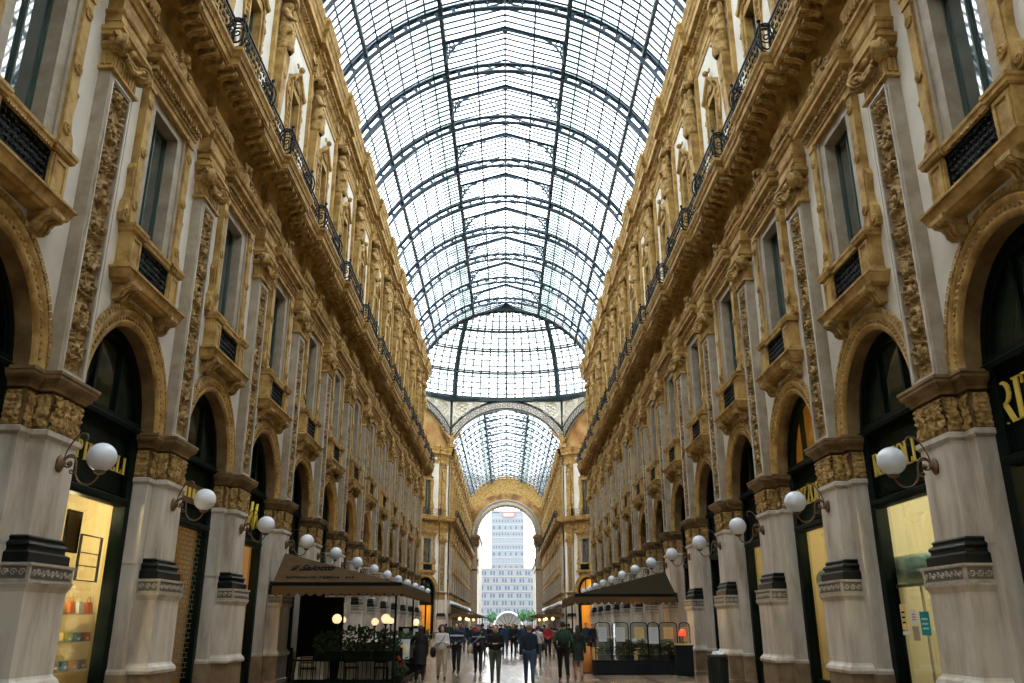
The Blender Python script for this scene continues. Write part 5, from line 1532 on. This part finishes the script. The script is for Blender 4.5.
def railing(p, q, label):
    K = Kit('terrace_railing', 'railing'); b = MB('green'); p, q = Vector((*p, 0)), Vector((*q, 0)); n = int((q - p).length / .13); U = Vector((0, 0, 1))
    b.bar(p + U * .68, q + U * .68, .06); b.bar(p + U * .08, q + U * .08, .06, .10); K.part('rail', b); c = MB('green')
    for i in range(n + 1):
        a = p + (q - p) * i / n; c.bar(a, a + U * .68, .02)
    K.part('picket', c)
    for a in (p, q): d = MB('green'); d.bar(a, a + U * 1.05, .07); K.part('post', d)
    K.place(ID, label)
railing((-6.7, 27.7), (-3.3, 27.7), 'dark green iron railing facing the camera at the left terrace')
railing((-3.3, 27.9), (-3.3, 36.2), 'dark green iron railing along the aisle at the left terrace')
K = Kit('windbreak_screen', 'screen'); b = MB('green'); b.box(-7.0, -5.5, 29.6, 29.66, 0, 2.75); b.panelframe(-7.0, -5.5, .1, 2.7, 29.56, 29.6, .06); K.part('panel', b); K.place(ID, 'tall dark green windbreak screen under the left awning')
def ctable(x, y, label, cm='white', group=None, r=.42):
    K = Kit('cafe_table', 'table'); t = MB(cm); t.sweep([(x - r, y - r), (x - r, y + r), (x + r, y + r), (x + r, y - r)], [(.05, .12), (.02, .45), (0, .74), (0, .76)], True, True); K.part('tablecloth', t)
    l = MB('iron'); l.bar((x, y, 0), (x, y, .74), .07); l.box(x - .25, x + .25, y - .25, y + .25, 0, .03); K.part('base', l); K.place(ID, label, group)
def chair(x, y, rz, label, group):
    K = Kit('cafe_chair', 'chair'); s = MB('green'); s.box(-.21, .21, -.21, .21, .43, .47); K.part('seat', s)
    b = MB('green')
    for q in (-1, 1): b.bar((q * .19, -.20, .45), (q * .19, -.26, .92), .03)
    for z in (.62, .76, .90): b.bar((-.19, -.225 - (z - .6) * .12, z), (.19, -.225 - (z - .6) * .12, z), .035)
    K.part('backrest', b)
    for q in (-1, 1):
        for e in (-1, 1): l = MB('green'); l.bar((q * .19, e * .19, 0), (q * .19, e * .19, .44), .03); K.part('leg', l)
    K.place(T(x, y, 0) @ RZ(rz), label, group)
tabs = [(-6.15, 28.35), (-4.9, 28.9), (-3.95, 28.9), (-4.9, 31.3), (-3.95, 33.4), (-5.3, 34.6)]
for i, (x, y) in enumerate(tabs):
    ctable(x, y, 'white-clothed cafe table on the left terrace, %s from the front railing' % ORD[i], 'white', 'white-clothed terrace tables')
    for q in (-1, 1): chair(x + (0 if q < 0 else .02), y + q * .72 + (.1 if i == 0 and q < 0 else 0), 0 if q < 0 else PI, 'dark green slatted cafe chair %s the %s white table of the left terrace' % ('in front of' if q < 0 else 'behind', ORD[i]), 'slatted terrace chairs')
for i, (u, v, Y, r) in enumerate([(337, 619, 28.3, .15), (386, 619, 28.3, .15), (375, 622, 34, .14), (416, 622.5, 37, .14), (343, 620, 33, .12), (391, 621, 36, .12)]):
    w_ = 341.5 - v; yy = 790.9 - .3206 * w_; zz = 267.7 + .9472 * w_; x = (u - 507) / yy * Y; z = 1.75 + zz / yy * Y
    K = Kit('terrace_lamp', 'lamp'); p = MB('green'); p.bar((0, 0, 0), (0, 0, z - r), .05); p.lathe([(.02, z - r - .06), (.07, z - r - .02), (.05, z - r + .03)], (0, 0, 0), 10); p.box(-.12, .12, -.12, .12, 0, .04); K.part('pole', p)
    g = MB('globelit'); g.ball((0, 0, z), r, 18, 12); K.part('globe', g, None, 'glowing cream globe')
    K.place(T(x, Y, 0), 'glowing globe lamp on a post, %s on the left terrace' % ORD[i], 'globe lamps on the terrace')
# menu boards
K = Kit('menu_board', 'board'); b = MB('green'); b.box(-.46, .46, -.03, .03, 1.02, 1.66); b.bar((-.4, 0, 0), (-.4, 0, 1.02), .05); b.bar((.4, 0, 0), (.4, 0, 1.02), .05); K.part('board', b)
for x0, x1, m_ in ((-.30, -.10, 'paper'), (.06, .34, 'paper')): p = MB(m_); p.box(x0, x1, -.04, -.03, 1.15, 1.60); K.part('menu_sheet', p)
p = MB('iron'); p.box(.12, .28, -.045, -.04, 1.34, 1.50); K.part('picture', p)
K.place(T(gx(412, 30.5), 30.5, 0), 'dark green menu board with two white sheets')
K = Kit('menu_stand', 'stand'); b = MB('paper'); b.box(-.26, .26, -.02, .02, -.3, .3); b.use('paper_y'); b.ball((.02, -.02, -.02), .15, 10, 6, 1, .1, 1.2); st = K.part('menu_card', b); b = MB('iron'); b.bar((0, .1, -.9), (0, .05, -.2), .03); b.box(-.2, .2, -.05, .25, -1.0, -.97); K.part('foot', b)
K.place(T(gx(403, 28.2), 28.0, 1.0) @ Matrix.Rotation(-.25, 4, 'X'), 'tilted open menu with a yellow picture on a stand')
K = Kit('flower_pot', 'plant'); b = MB('iron'); b.lathe([(.12, 0), (.18, .28), (.16, .28)], (0, 0, 0), 12); K.part('pot', b); b = MB('leaf'); foliage(b, -.2, .2, -.2, .2, .25, .75, 140, 5, .14); K.part('foliage', b); b = MB('red')
for q in range(9): b.ball((rs.uniform(-.2, .2), rs.uniform(-.2, .1), rs.uniform(.45, .8)), .045, 6, 5)
K.part('blossom', b); K.place(T(gx(401, 27.7), 27.6, 0), 'pot of red flowers at the corner of the left terrace')

# right terrace
K = Kit('terrace_base_board', 'low wall'); b = MB('iron'); b.box(3.22, 6.75, 32.6, 32.68, 0, .48); b.box(3.18, 6.78, 32.57, 32.71, .46, .50)
for q in range(5): b.panelframe(3.27 + q * .7, 3.92 + q * .7, .06, .42, 32.58, 32.6, .03)
K.part('board', b); b = MB('iron'); b.box(3.18, 3.26, 32.7, 42.2, 0, .48); K.part('side_board', b); K.place(ID, 'low dark board round the right terrace')
cols = [(3.25, 3.80, 'paper', 1), (3.88, 4.48, 'paper', 1), (4.56, 5.18, 'paper_y', .75), (5.20, 5.60, 'paper', 1.15), (5.62, 6.28, 'paper_y', .8), (6.36, 6.74, 'paper_y', 1)]
nm = ['bluish sheet', 'white sheet', 'amber sheet', 'large white sheet', 'square amber sheet', 'orange sheet']
for i, (x0, x1, pm, sc_) in enumerate(cols):
    K = Kit('glass_screen_panel', 'screen'); f = MB('iron'); w_ = .035; zt_ = 1.80
    f.bar((x0, 32.64, .5), (x0, 32.64, zt_ - .12), w_); f.bar((x1, 32.64, .5), (x1, 32.64, zt_ - .12), w_)
    f.tube([(x0, 32.64, zt_ - .12), (x0 + .035, 32.64, zt_ - .035), (x0 + .12, 32.64, zt_), (x1 - .12, 32.64, zt_), (x1 - .035, 32.64, zt_ - .035), (x1, 32.64, zt_ - .12)], .02, 6); fr = K.part('frame', f)
    g = MB('glass'); g.box(x0, x1, 32.635, 32.64, .5, zt_ - .03); K.part('pane', g, fr)
    p = MB(pm); c = (x0 + x1) / 2; hw = (x1 - x0) * (.27 if i != 3 else .45); p.box(c - hw, c + hw, 32.60, 32.607, 1.62 - .48 * sc_, 1.64); p.use('iron')
    for q in range(7): p.box(c - hw * .7, c + hw * .7, 32.597, 32.6, 1.56 - .055 * q * sc_, 1.564 - .055 * q * sc_)
    K.part('menu_sheet', p)
    K.place(ID, 'glass screen panel holding a %s at the right terrace' % nm[i])
planter(3.35, 4.65, 32.75, 33.0, .46, .66, 1.12, 'dark trough of green plants under the white menu sheets, right terrace', 'planters of the right terrace', 420, 31, 'iron')
planter(4.85, 6.2, 32.75, 33.0, .46, .66, 1.14, 'dark trough of green plants under the large sheet, right terrace', 'planters of the right terrace', 420, 32, 'iron')
for o_ in ((3.4, 4.6), (4.9, 6.15)):
    pass
K = Kit('trough_stand', 'stand'); b = MB('iron')
for x in (3.45, 4.55, 4.95, 6.1): b.box(x - .03, x + .03, 32.8, 32.95, 0, .46)
K.part('leg', b); K.place(ID, 'dark legs under the plant troughs of the right terrace')
for i, (x, y) in enumerate([(6.2, 34.3), (5.2, 34.4), (4.1, 34.3), (3.9, 36.4), (5.4, 37.5), (4.2, 39.5)]):
    ctable(x, y, 'cafe table coloured amber for orange light on the right terrace, %s from the front screens' % ORD[i], 'paper_y', 'tables coloured amber for orange light')  # amber cloth colour stands in for orange light on the tables
    for q in (-1, 1): chair(x, y + q * .74, 0 if q < 0 else PI, 'dark cafe chair %s the %s amber table of the right terrace' % ('in front of' if q < 0 else 'behind', ORD[i]), 'right terrace chairs')
K = Kit('table_lamp', 'lamp'); b = MB('brass'); b.lathe([(.07, 0), (.02, .03), (.015, .3)], (0, 0, 0), 10); K.part('base', b); b = MB(emis('red_shade', (1, .08, .03), 1.2, (.6, .03, .02))); b.lathe([(.15, .26), (.09, .48)], (0, 0, 0), 16); K.part('lamp_shade', b)
K.place(T(gx(682, 32), 32.0, 1.08), 'small red-shaded lamp on the service stand of the right terrace')
K = Kit('service_stand', 'stand'); b = MB('iron'); b.box(6.05, 6.65, 31.8, 32.2, 0, .98); b.box(6.02, 6.68, 31.78, 32.22, .98, 1.03); K.part('cabinet', b); b = MB('paper_y'); b.box(6.06, 6.64, 31.8, 32.2, 1.03, 1.08); K.part('cloth', b); K.place(ID, 'dark service stand beside the pier at the right terrace')
K = Kit('draped_stand', 'stand'); b = MB(mat('orange_cloth', (.60, .22, .05), .8)); b.lathe([(.02, .95), (.14, .95), (.18, .5), (.26, .05)], (gx(586, 33.5), 33.5, 0), 14); K.part('cloth', b); K.place(ID, 'draped stand coloured for orange light at the entrance of the right terrace')  # orange light on this table is put into the cloth colour
K = Kit('litter_bin', 'bin'); b = MB('bin'); b.lathe([(.19, 0), (.24, .05), (.26, .86), (.28, .88), (.28, .95), (.24, .97), (.22, .9)], (0, 0, 0), 20)
for q in range(20): b.bar((.25 * cos(q * PI / 10), .25 * sin(q * PI / 10), .08), (.268 * cos(q * PI / 10), .268 * sin(q * PI / 10), .84), .02)
K.part('body', b); b = MB('paper'); b.add([(-.2, 0, .9), (.1, -.2, .93), (.22, .1, 1.02), (-.05, .2, 1.0), (-.1, 0, 1.06)], [(0, 1, 4), (1, 2, 4), (2, 3, 4), (3, 0, 4)]); K.part('liner', b, None, 'crumpled pale bin liner'); K.place(T(5.75, 24.4, 0), 'dark litter bin standing by the right-hand piers')

# far awnings at the crossing and far arm
for s, sd in ((-1, 'left'), (1, 'right')):
    for i, (ya, yb) in enumerate(((111.5, 134), (137, 168))):
        K = Kit('long_awning', 'awning'); xw = XC + s * 7.2; xf = XC + s * (3.6 if s < 0 else 3.9)
        c = MB('awnr' if s < 0 else 'awnv'); c.extr([(0, 4.0), (1, 2.95), (1, 2.9), (0, 3.92)], 0, 1)
        c.v = [(xw + (xf - xw) * y, ya + (yb - ya) * x, z) for x, y, z in c.v]; K.part('canopy', c)
        v = MB('awnv'); v.box(min(xf, xf - s * .03), max(xf, xf - s * .03), ya, yb, 2.65, 2.95); v.box(min(xw, xf), max(xw, xf), ya, ya + .03, 2.6, 2.93); K.part('valance', v)
        r = MB('paper'); r.tube([(xw - s * .15, ya + .3, 4.25), (xw - s * .15, yb, 4.25)], .28, 10); K.part('roller', r, None, 'white cylindrical roller')
        p = MB('green')
        for y in (ya + .1, (ya + yb) / 2, yb - .1): p.bar((xf + s * .1, y, 0), (xf + s * .1, y, 2.8), .07)
        K.part('post', p)
        K.place(ID, '%s awning with a white roller along the %s side of the far arm' % ('nearer' if i == 0 else 'farther', sd))
        for q in range(2):
            K = Kit('hanging_lantern', 'lamp'); b = MB('orangelamp'); b.ball((0, 0, 0), .22, 10, 6); K.part('globe', b); b = MB('iron'); b.bar((0, 0, .2), (0, 0, .6), .03); K.part('rod', b)
            K.place(T(xw - s * (1.2 + .5 * q), ya + 2 + 8 * q, 2.4), 'warm lantern under the %s awning of the %s far side, %s' % ('nearer' if i == 0 else 'farther', sd, ORD[q]))

# ------------------------------------------------------------------ shop contents and lettering
def lettering(F, c, mb, label, cat='sign', name='shop_lettering', z=4.68, y=-.36):
    K = Kit(name, cat); K.part('letter', mb); K.place(F @ T(c, y, z), label)
lettering(FL, -(YL(1) - HB) - .28, word('PIUMELLI', .34, .055), 'gilt capitals PIUMELLI on the dark shopfront by the warm lit shelves')
lettering(FR, YR(1) - HB + .40, word('RIZZOLI', .46, .0), 'gilt capitals RIZZOLI above the pale lit shop door')
lettering(FR, YR(0) - HB + .15, word('RIZZOLI', .66, .0), 'gilt capitals RIZZOLI on the nearest shopfront of the right-hand facade')
lettering(FR, YR(2) - HB + .40, word('RIZZOLI', .46, .0), 'gilt capitals RIZZOLI on the third shopfront of the right-hand facade')
K = Kit('script_lettering', 'sign'); b = MB('lettery')
for q in range(4):
    x = .9 - q * .5
    b.tube([(x, 0, 0), (x - .16, 0, .42), (x - .30, 0, .80)], .045, 6); b.tube([(x - .30, 0, .80), (x - .33, 0, .45), (x - .42, 0, .06)], .03, 6)
K.part('letter', b); K.place(FL @ T(-(YL(3) - HB), -.33, 4.55), 'slanted yellow script lettering over the fourth shop of the left-hand facade')
K = Kit('fascia_panel', 'sign'); b = MB('brass'); b.box(-1.2, 1.2, 0, .03, 0, .5); K.part('plate', b); b = MB('letter')
for q in range(7): b.box(-.95 + q * .29, -.80 + q * .29, .03, .05, .13, .37)
K.part('letter', b); K.place(FL @ T(-(YL(2) - HB), -.37, 4.62), 'bronze fascia panel over the grille-closed shop')
yl = YL(1) - HB
def shelf(F, s, z, label, w=2.6, y=-1.05, m='glass'):
    K = Kit('display_shelf', 'shelf'); b = MB('silver'); b.box(-w / 2, w / 2, -.2, .2, -.02, 0); K.part('board', b); K.place(F @ T(s - .75, y, z), label, 'shelves in the warm lit window')
cl = [(.55, .10, .03), (.60, .25, .04), (.5, .35, .12), (.6, .6, .58), (.02, .10, .16), (.35, .02, .02), (.45, .12, .03), (.10, .09, .09), (.02, .16, .25), (.25, .12, .05), (.12, .10, .10), (.3, .28, .05)]
for r_, z in enumerate((1.95, 1.42, .90)):
    shelf(FL, -yl, z, '%s display shelf down in the warm lit window' % ORD[r_])
    for q in range(7):
        c = cl[(r_ * 5 + q * 3) % len(cl)]; mm = cloth('goods_%s' % (c,), c, .5)
        x = -yl - 1.95 + q * .36
        cn = {0: 'brick red', 1: 'orange', 2: 'mustard', 3: 'pale grey', 4: 'petrol blue', 5: 'deep red', 6: 'burnt orange', 7: 'charcoal', 8: 'teal', 9: 'brown', 10: 'dark grey', 11: 'olive'}[(r_ * 5 + q * 3) % len(cl)]
        if r_ == 0:
            K = Kit('handbag', 'bag'); b = MB(mm); b.add([(-.12, -.06, 0), (.12, -.06, 0), (.12, .06, 0), (-.12, .06, 0), (-.10, -.03, .22), (.10, -.03, .22), (.10, .03, .22), (-.10, .03, .22)], [(0, 3, 2, 1), (4, 5, 6, 7), (0, 1, 5, 4), (1, 2, 6, 5), (2, 3, 7, 6), (3, 0, 4, 7)]); K.part('body', b)
            b = MB(mm); b.tube([(.07 * cos(t), 0, .21 + .12 * sin(t)) for t in [PI * k / 8 for k in range(9)]], .008, 5); K.part('handle', b)
            K.place(FL @ T(x, -1.0, z), '%s handbag on the top shelf of the warm lit window, %s along' % (cn, ORD[q]), 'handbags on the top shelf')
        else:
            K = Kit('leather_wallet', 'wallet'); b = MB(mm)
            b.add([(-.13, -.10, 0), (.13, -.10, 0), (.13, .08, 0), (-.13, .08, 0), (-.13, -.02, .17), (.13, -.02, .17), (.13, .06, .17), (-.13, .06, .17)], [(0, 3, 2, 1), (4, 5, 6, 7), (0, 1, 5, 4), (1, 2, 6, 5), (2, 3, 7, 6), (3, 0, 4, 7)]); K.part('cover', b)
            b = MB('paper'); b.box(-.05, .05, .081, .085, .03, .08); K.part('price_tag', b)
            K.place(FL @ T(x, -1.0, z), '%s leather wallet on the %s display shelf, %s along' % (cn, ORD[r_], ORD[q]), 'wallets on the lower shelves')
for i, (s, z, w, h_) in enumerate(((-.47, 3.45, .5, .75), (-1.30, 3.0, .85, .85))):
    K = Kit('framed_panel', 'panel'); b = MB('brass')
    if i == 0: b.box(-w / 2, w / 2, 0, .03, -h_ / 2, h_ / 2); K.part('panel', b)
    else: b.bar((-w / 2, 0, .1), (w / 2, 0, .1), .02); b.bar((-w / 2, 0, -.15), (w / 2, 0, -.15), .02); K.part('crossbar', b)
    b = MB('iron'); b.panelframe(-w / 2 - .02, w / 2 + .02, -h_ / 2 - .02, h_ / 2 + .02, 0, .05, .02); K.part('frame', b)
    K.place(FL @ T(-yl + s, -.85, z), ('brown framed panel' if i == 0 else 'thin empty dark frame') + ' hanging above the shelves of the warm lit window')
K = Kit('back_panel', 'panel'); b = MB('cream'); b.box(-1.6, 1.6, 0, .04, .3, 4.2); K.part('panel', b); K.place(FL @ T(-yl, -1.72, 0), 'cream back panel behind the shelves of the warm lit window')
yr = YR(1) - HB
K = Kit('rolled_blind', 'blind'); b = MB('mint'); b.tube([(-1.35, 0, 0), (1.5, 0, 0)], .28, 20); K.part('roll', b); b = MB('silver'); b.bar((-1.4, 0, -.31), (1.4, 0, -.31), .05); K.part('rail', b); K.place(FR @ T(yr + .3, -.85, 2.82), 'fat mint green rolled blind inside the pale lit shop door')
K = Kit('rolled_blind', 'blind'); b = MB('mint'); b.tube([(-1.35, 0, 0), (.9, 0, 0)], .28, 20); K.part('roll', b); K.place(FR @ T(YR(2) - HB + .3, -.85, 2.82), 'mint green rolled blind inside the shop with red stickers')
def sticker(s, z, w, h_, m_, label, lines=None):
    K = Kit('window_sticker', 'sticker'); b = MB(m_); b.box(-w / 2, w / 2, 0, .006, -h_ / 2, h_ / 2); K.part('sheet', b)
    if lines:
        b = MB(lines)
        for q in range(3): b.box(-w * .32, w * .32, .006, .009, -h_ * .25 + q * h_ * .2, -h_ * .18 + q * h_ * .2)
        K.part('print', b)
    K.place(FR @ T(s, -.415, z), label)
sticker(yr + .22, 1.76, .36, .42, 'teal', 'teal notice card stuck on the pale lit shop door', 'mint')
sticker(yr + .64, 1.88, .24, .24, 'paper', 'white no-smoking notice on the pale lit shop door', 'red')
sticker(yr + .64, 1.58, .26, .26, 'grey', 'small grey notice below the no-smoking notice')
sticker(yr + 1.08, 1.88, .22, .48, 'paper_y', 'amber picture card on the pale lit shop door', 'green')
sticker(yr + 1.08, 1.58, .24, .07, 'paper', 'thin white strip below the amber card')
y3 = YR(2) - HB
sticker(y3 + .2, 2.2, .12, .25, 'red', 'upper small red sticker on the shop door beside the fat pier')
sticker(y3 + .2, 1.8, .12, .25, 'red', 'lower small red sticker on the shop door beside the fat pier')
K = Kit('door_frame', 'door frame'); b = MB('silver'); b.bar((.35, 0, .45), (.35, 0, 2.45), .04); b.bar((-1.35, 0, 2.47), (1.35, 0, 2.47), .06); b.bar((-.62, .05, .8), (-.62, .05, 1.2), .03); K.part('post', b); K.place(FR @ T(yr, -.5, 0), 'slim metal frame of the pale lit shop door')
K = Kit('book_case', 'bookcase'); b = MB('iron'); b.box(-.25, .25, -.2, .2, 0, 2.4); K.part('case', b)
for q in range(9):
    b = MB(cloth('goods_%s' % (cl[q],), cl[q], .5)); b.box(-.22, .22, .2, .23, .2 + q * .24, .36 + q * .24); K.part('book_row', b)
K.place(FR @ T(yr + .30, -1.0, 0), 'dark case of coloured books beside the pale lit shop door')
for i, (F, s, z) in enumerate(((FL, -yl + .5, 4.5), (FL, -yl - .6, 4.5), (FR, yr, 4.5), (FR, yr - .9, 4.5))):
    KLAMPC.place(F @ T(s, -1.1, z), '%s ceiling spotlight inside the %s shop window' % (ORD[i % 2], 'warm lit' if i < 2 else 'pale lit'))
K = Kit('tube_lamp', 'lamp'); b = MB('warmlamp'); b.box(-.25, .25, -.06, .06, -.03, .03); K.part('tube', b); K.place(FR @ T(yr - .3, -1.6, 3.9), 'bright tube lamp on the ceiling of the pale lit shop')
def shoplight(F, s, y, z, w, col=(1, .70, .32)):
    p = F @ Vector((s, y, z)); point(p, w, col)
shoplight(FL, -yl - .5, -.95, 3.9, 170, (1, .76, .42)); shoplight(FL, -yl - .9, -.85, 2.35, 26, (1, .76, .42)); shoplight(FL, -yl - .9, -.75, 1.75, 10, (1, .76, .42)); shoplight(FL, -yl - .9, -.75, 1.25, 10, (1, .76, .42))
shoplight(FL, -(YL(2) - HB), -1.6, 3.2, 40, (1, .72, .34)); shoplight(FL, -(YL(3) - HB), -1.5, 3.4, 90, (1, .68, .28))
shoplight(FR, yr, -1.4, 4.1, 150, (1, .82, .52)); shoplight(FR, YR(2) - HB, -1.5, 4.0, 110, (1, .75, .38)); shoplight(FR, YR(3) - HB, -1.5, 4.0, 80, (1, .75, .38))
shoplight(FR, YR(0) - HB, -1.5, 4.0, 60, (1, .75, .38)); shoplight(FR, YR(2) - HB, -1.0, 6.6, 40, (1, .62, .2))
for i in (5, 6, 7): shoplight(FL, -(YL(i) - HB), -1.0, 6.4, 60, (1, .58, .16))
for k, sgn in ((1, -1), (7, 1)):
    F = oct_frame(k); shoplight(F, sgn * 4.135, -1.6, 3.6, 230, (1, .60, .2))
    if k == 7: shoplight(F, sgn * 4.135, -1.0, 6.4, 150, (1, .64, .2))
point(Vector((5.0, 34.5, 2.3)), 60, (1, .6, .25)); point(Vector((4.6, 38.5, 2.3)), 60, (1, .6, .25)); point(Vector((-5.0, 31, 2.3)), 18, (1, .75, .4))

# ------------------------------------------------------------------ sky, camera
w = bpy.data.worlds.new('overcast_sky'); SC.world = w; w.use_nodes = True
bg = w.node_tree.nodes['Background']; bg.inputs[0].default_value = (.95, .98, 1.0, 1); bg.inputs[1].default_value = 7.4
cam = bpy.data.cameras.new('camera'); co = bpy.data.objects.new('camera', cam); COL.objects.link(co)
cam.sensor_width = 36; cam.lens = 835 / 1024 * 36; cam.shift_x = 5 / 1024; cam.clip_end = 2000
co.location = (0, 0, 1.75); co.rotation_euler = (PI / 2 + math.atan(282.5 / 835), 0, 0)
SC.camera = co
SC.view_settings.view_transform = 'Standard'; SC.view_settings.look = 'None'; SC.view_settings.gamma = 1; SC.view_settings.use_curve_mapping = False
SC.view_settings.exposure = 0
cy = SC.cycles
cy.use_denoising = True; cy.max_bounces = 8; cy.diffuse_bounces = 4; cy.glossy_bounces = 3; cy.transmission_bounces = 4; cy.transparent_max_bounces = 24
cy.caustics_reflective = False; cy.caustics_refractive = False; cy.sample_clamp_indirect = 6
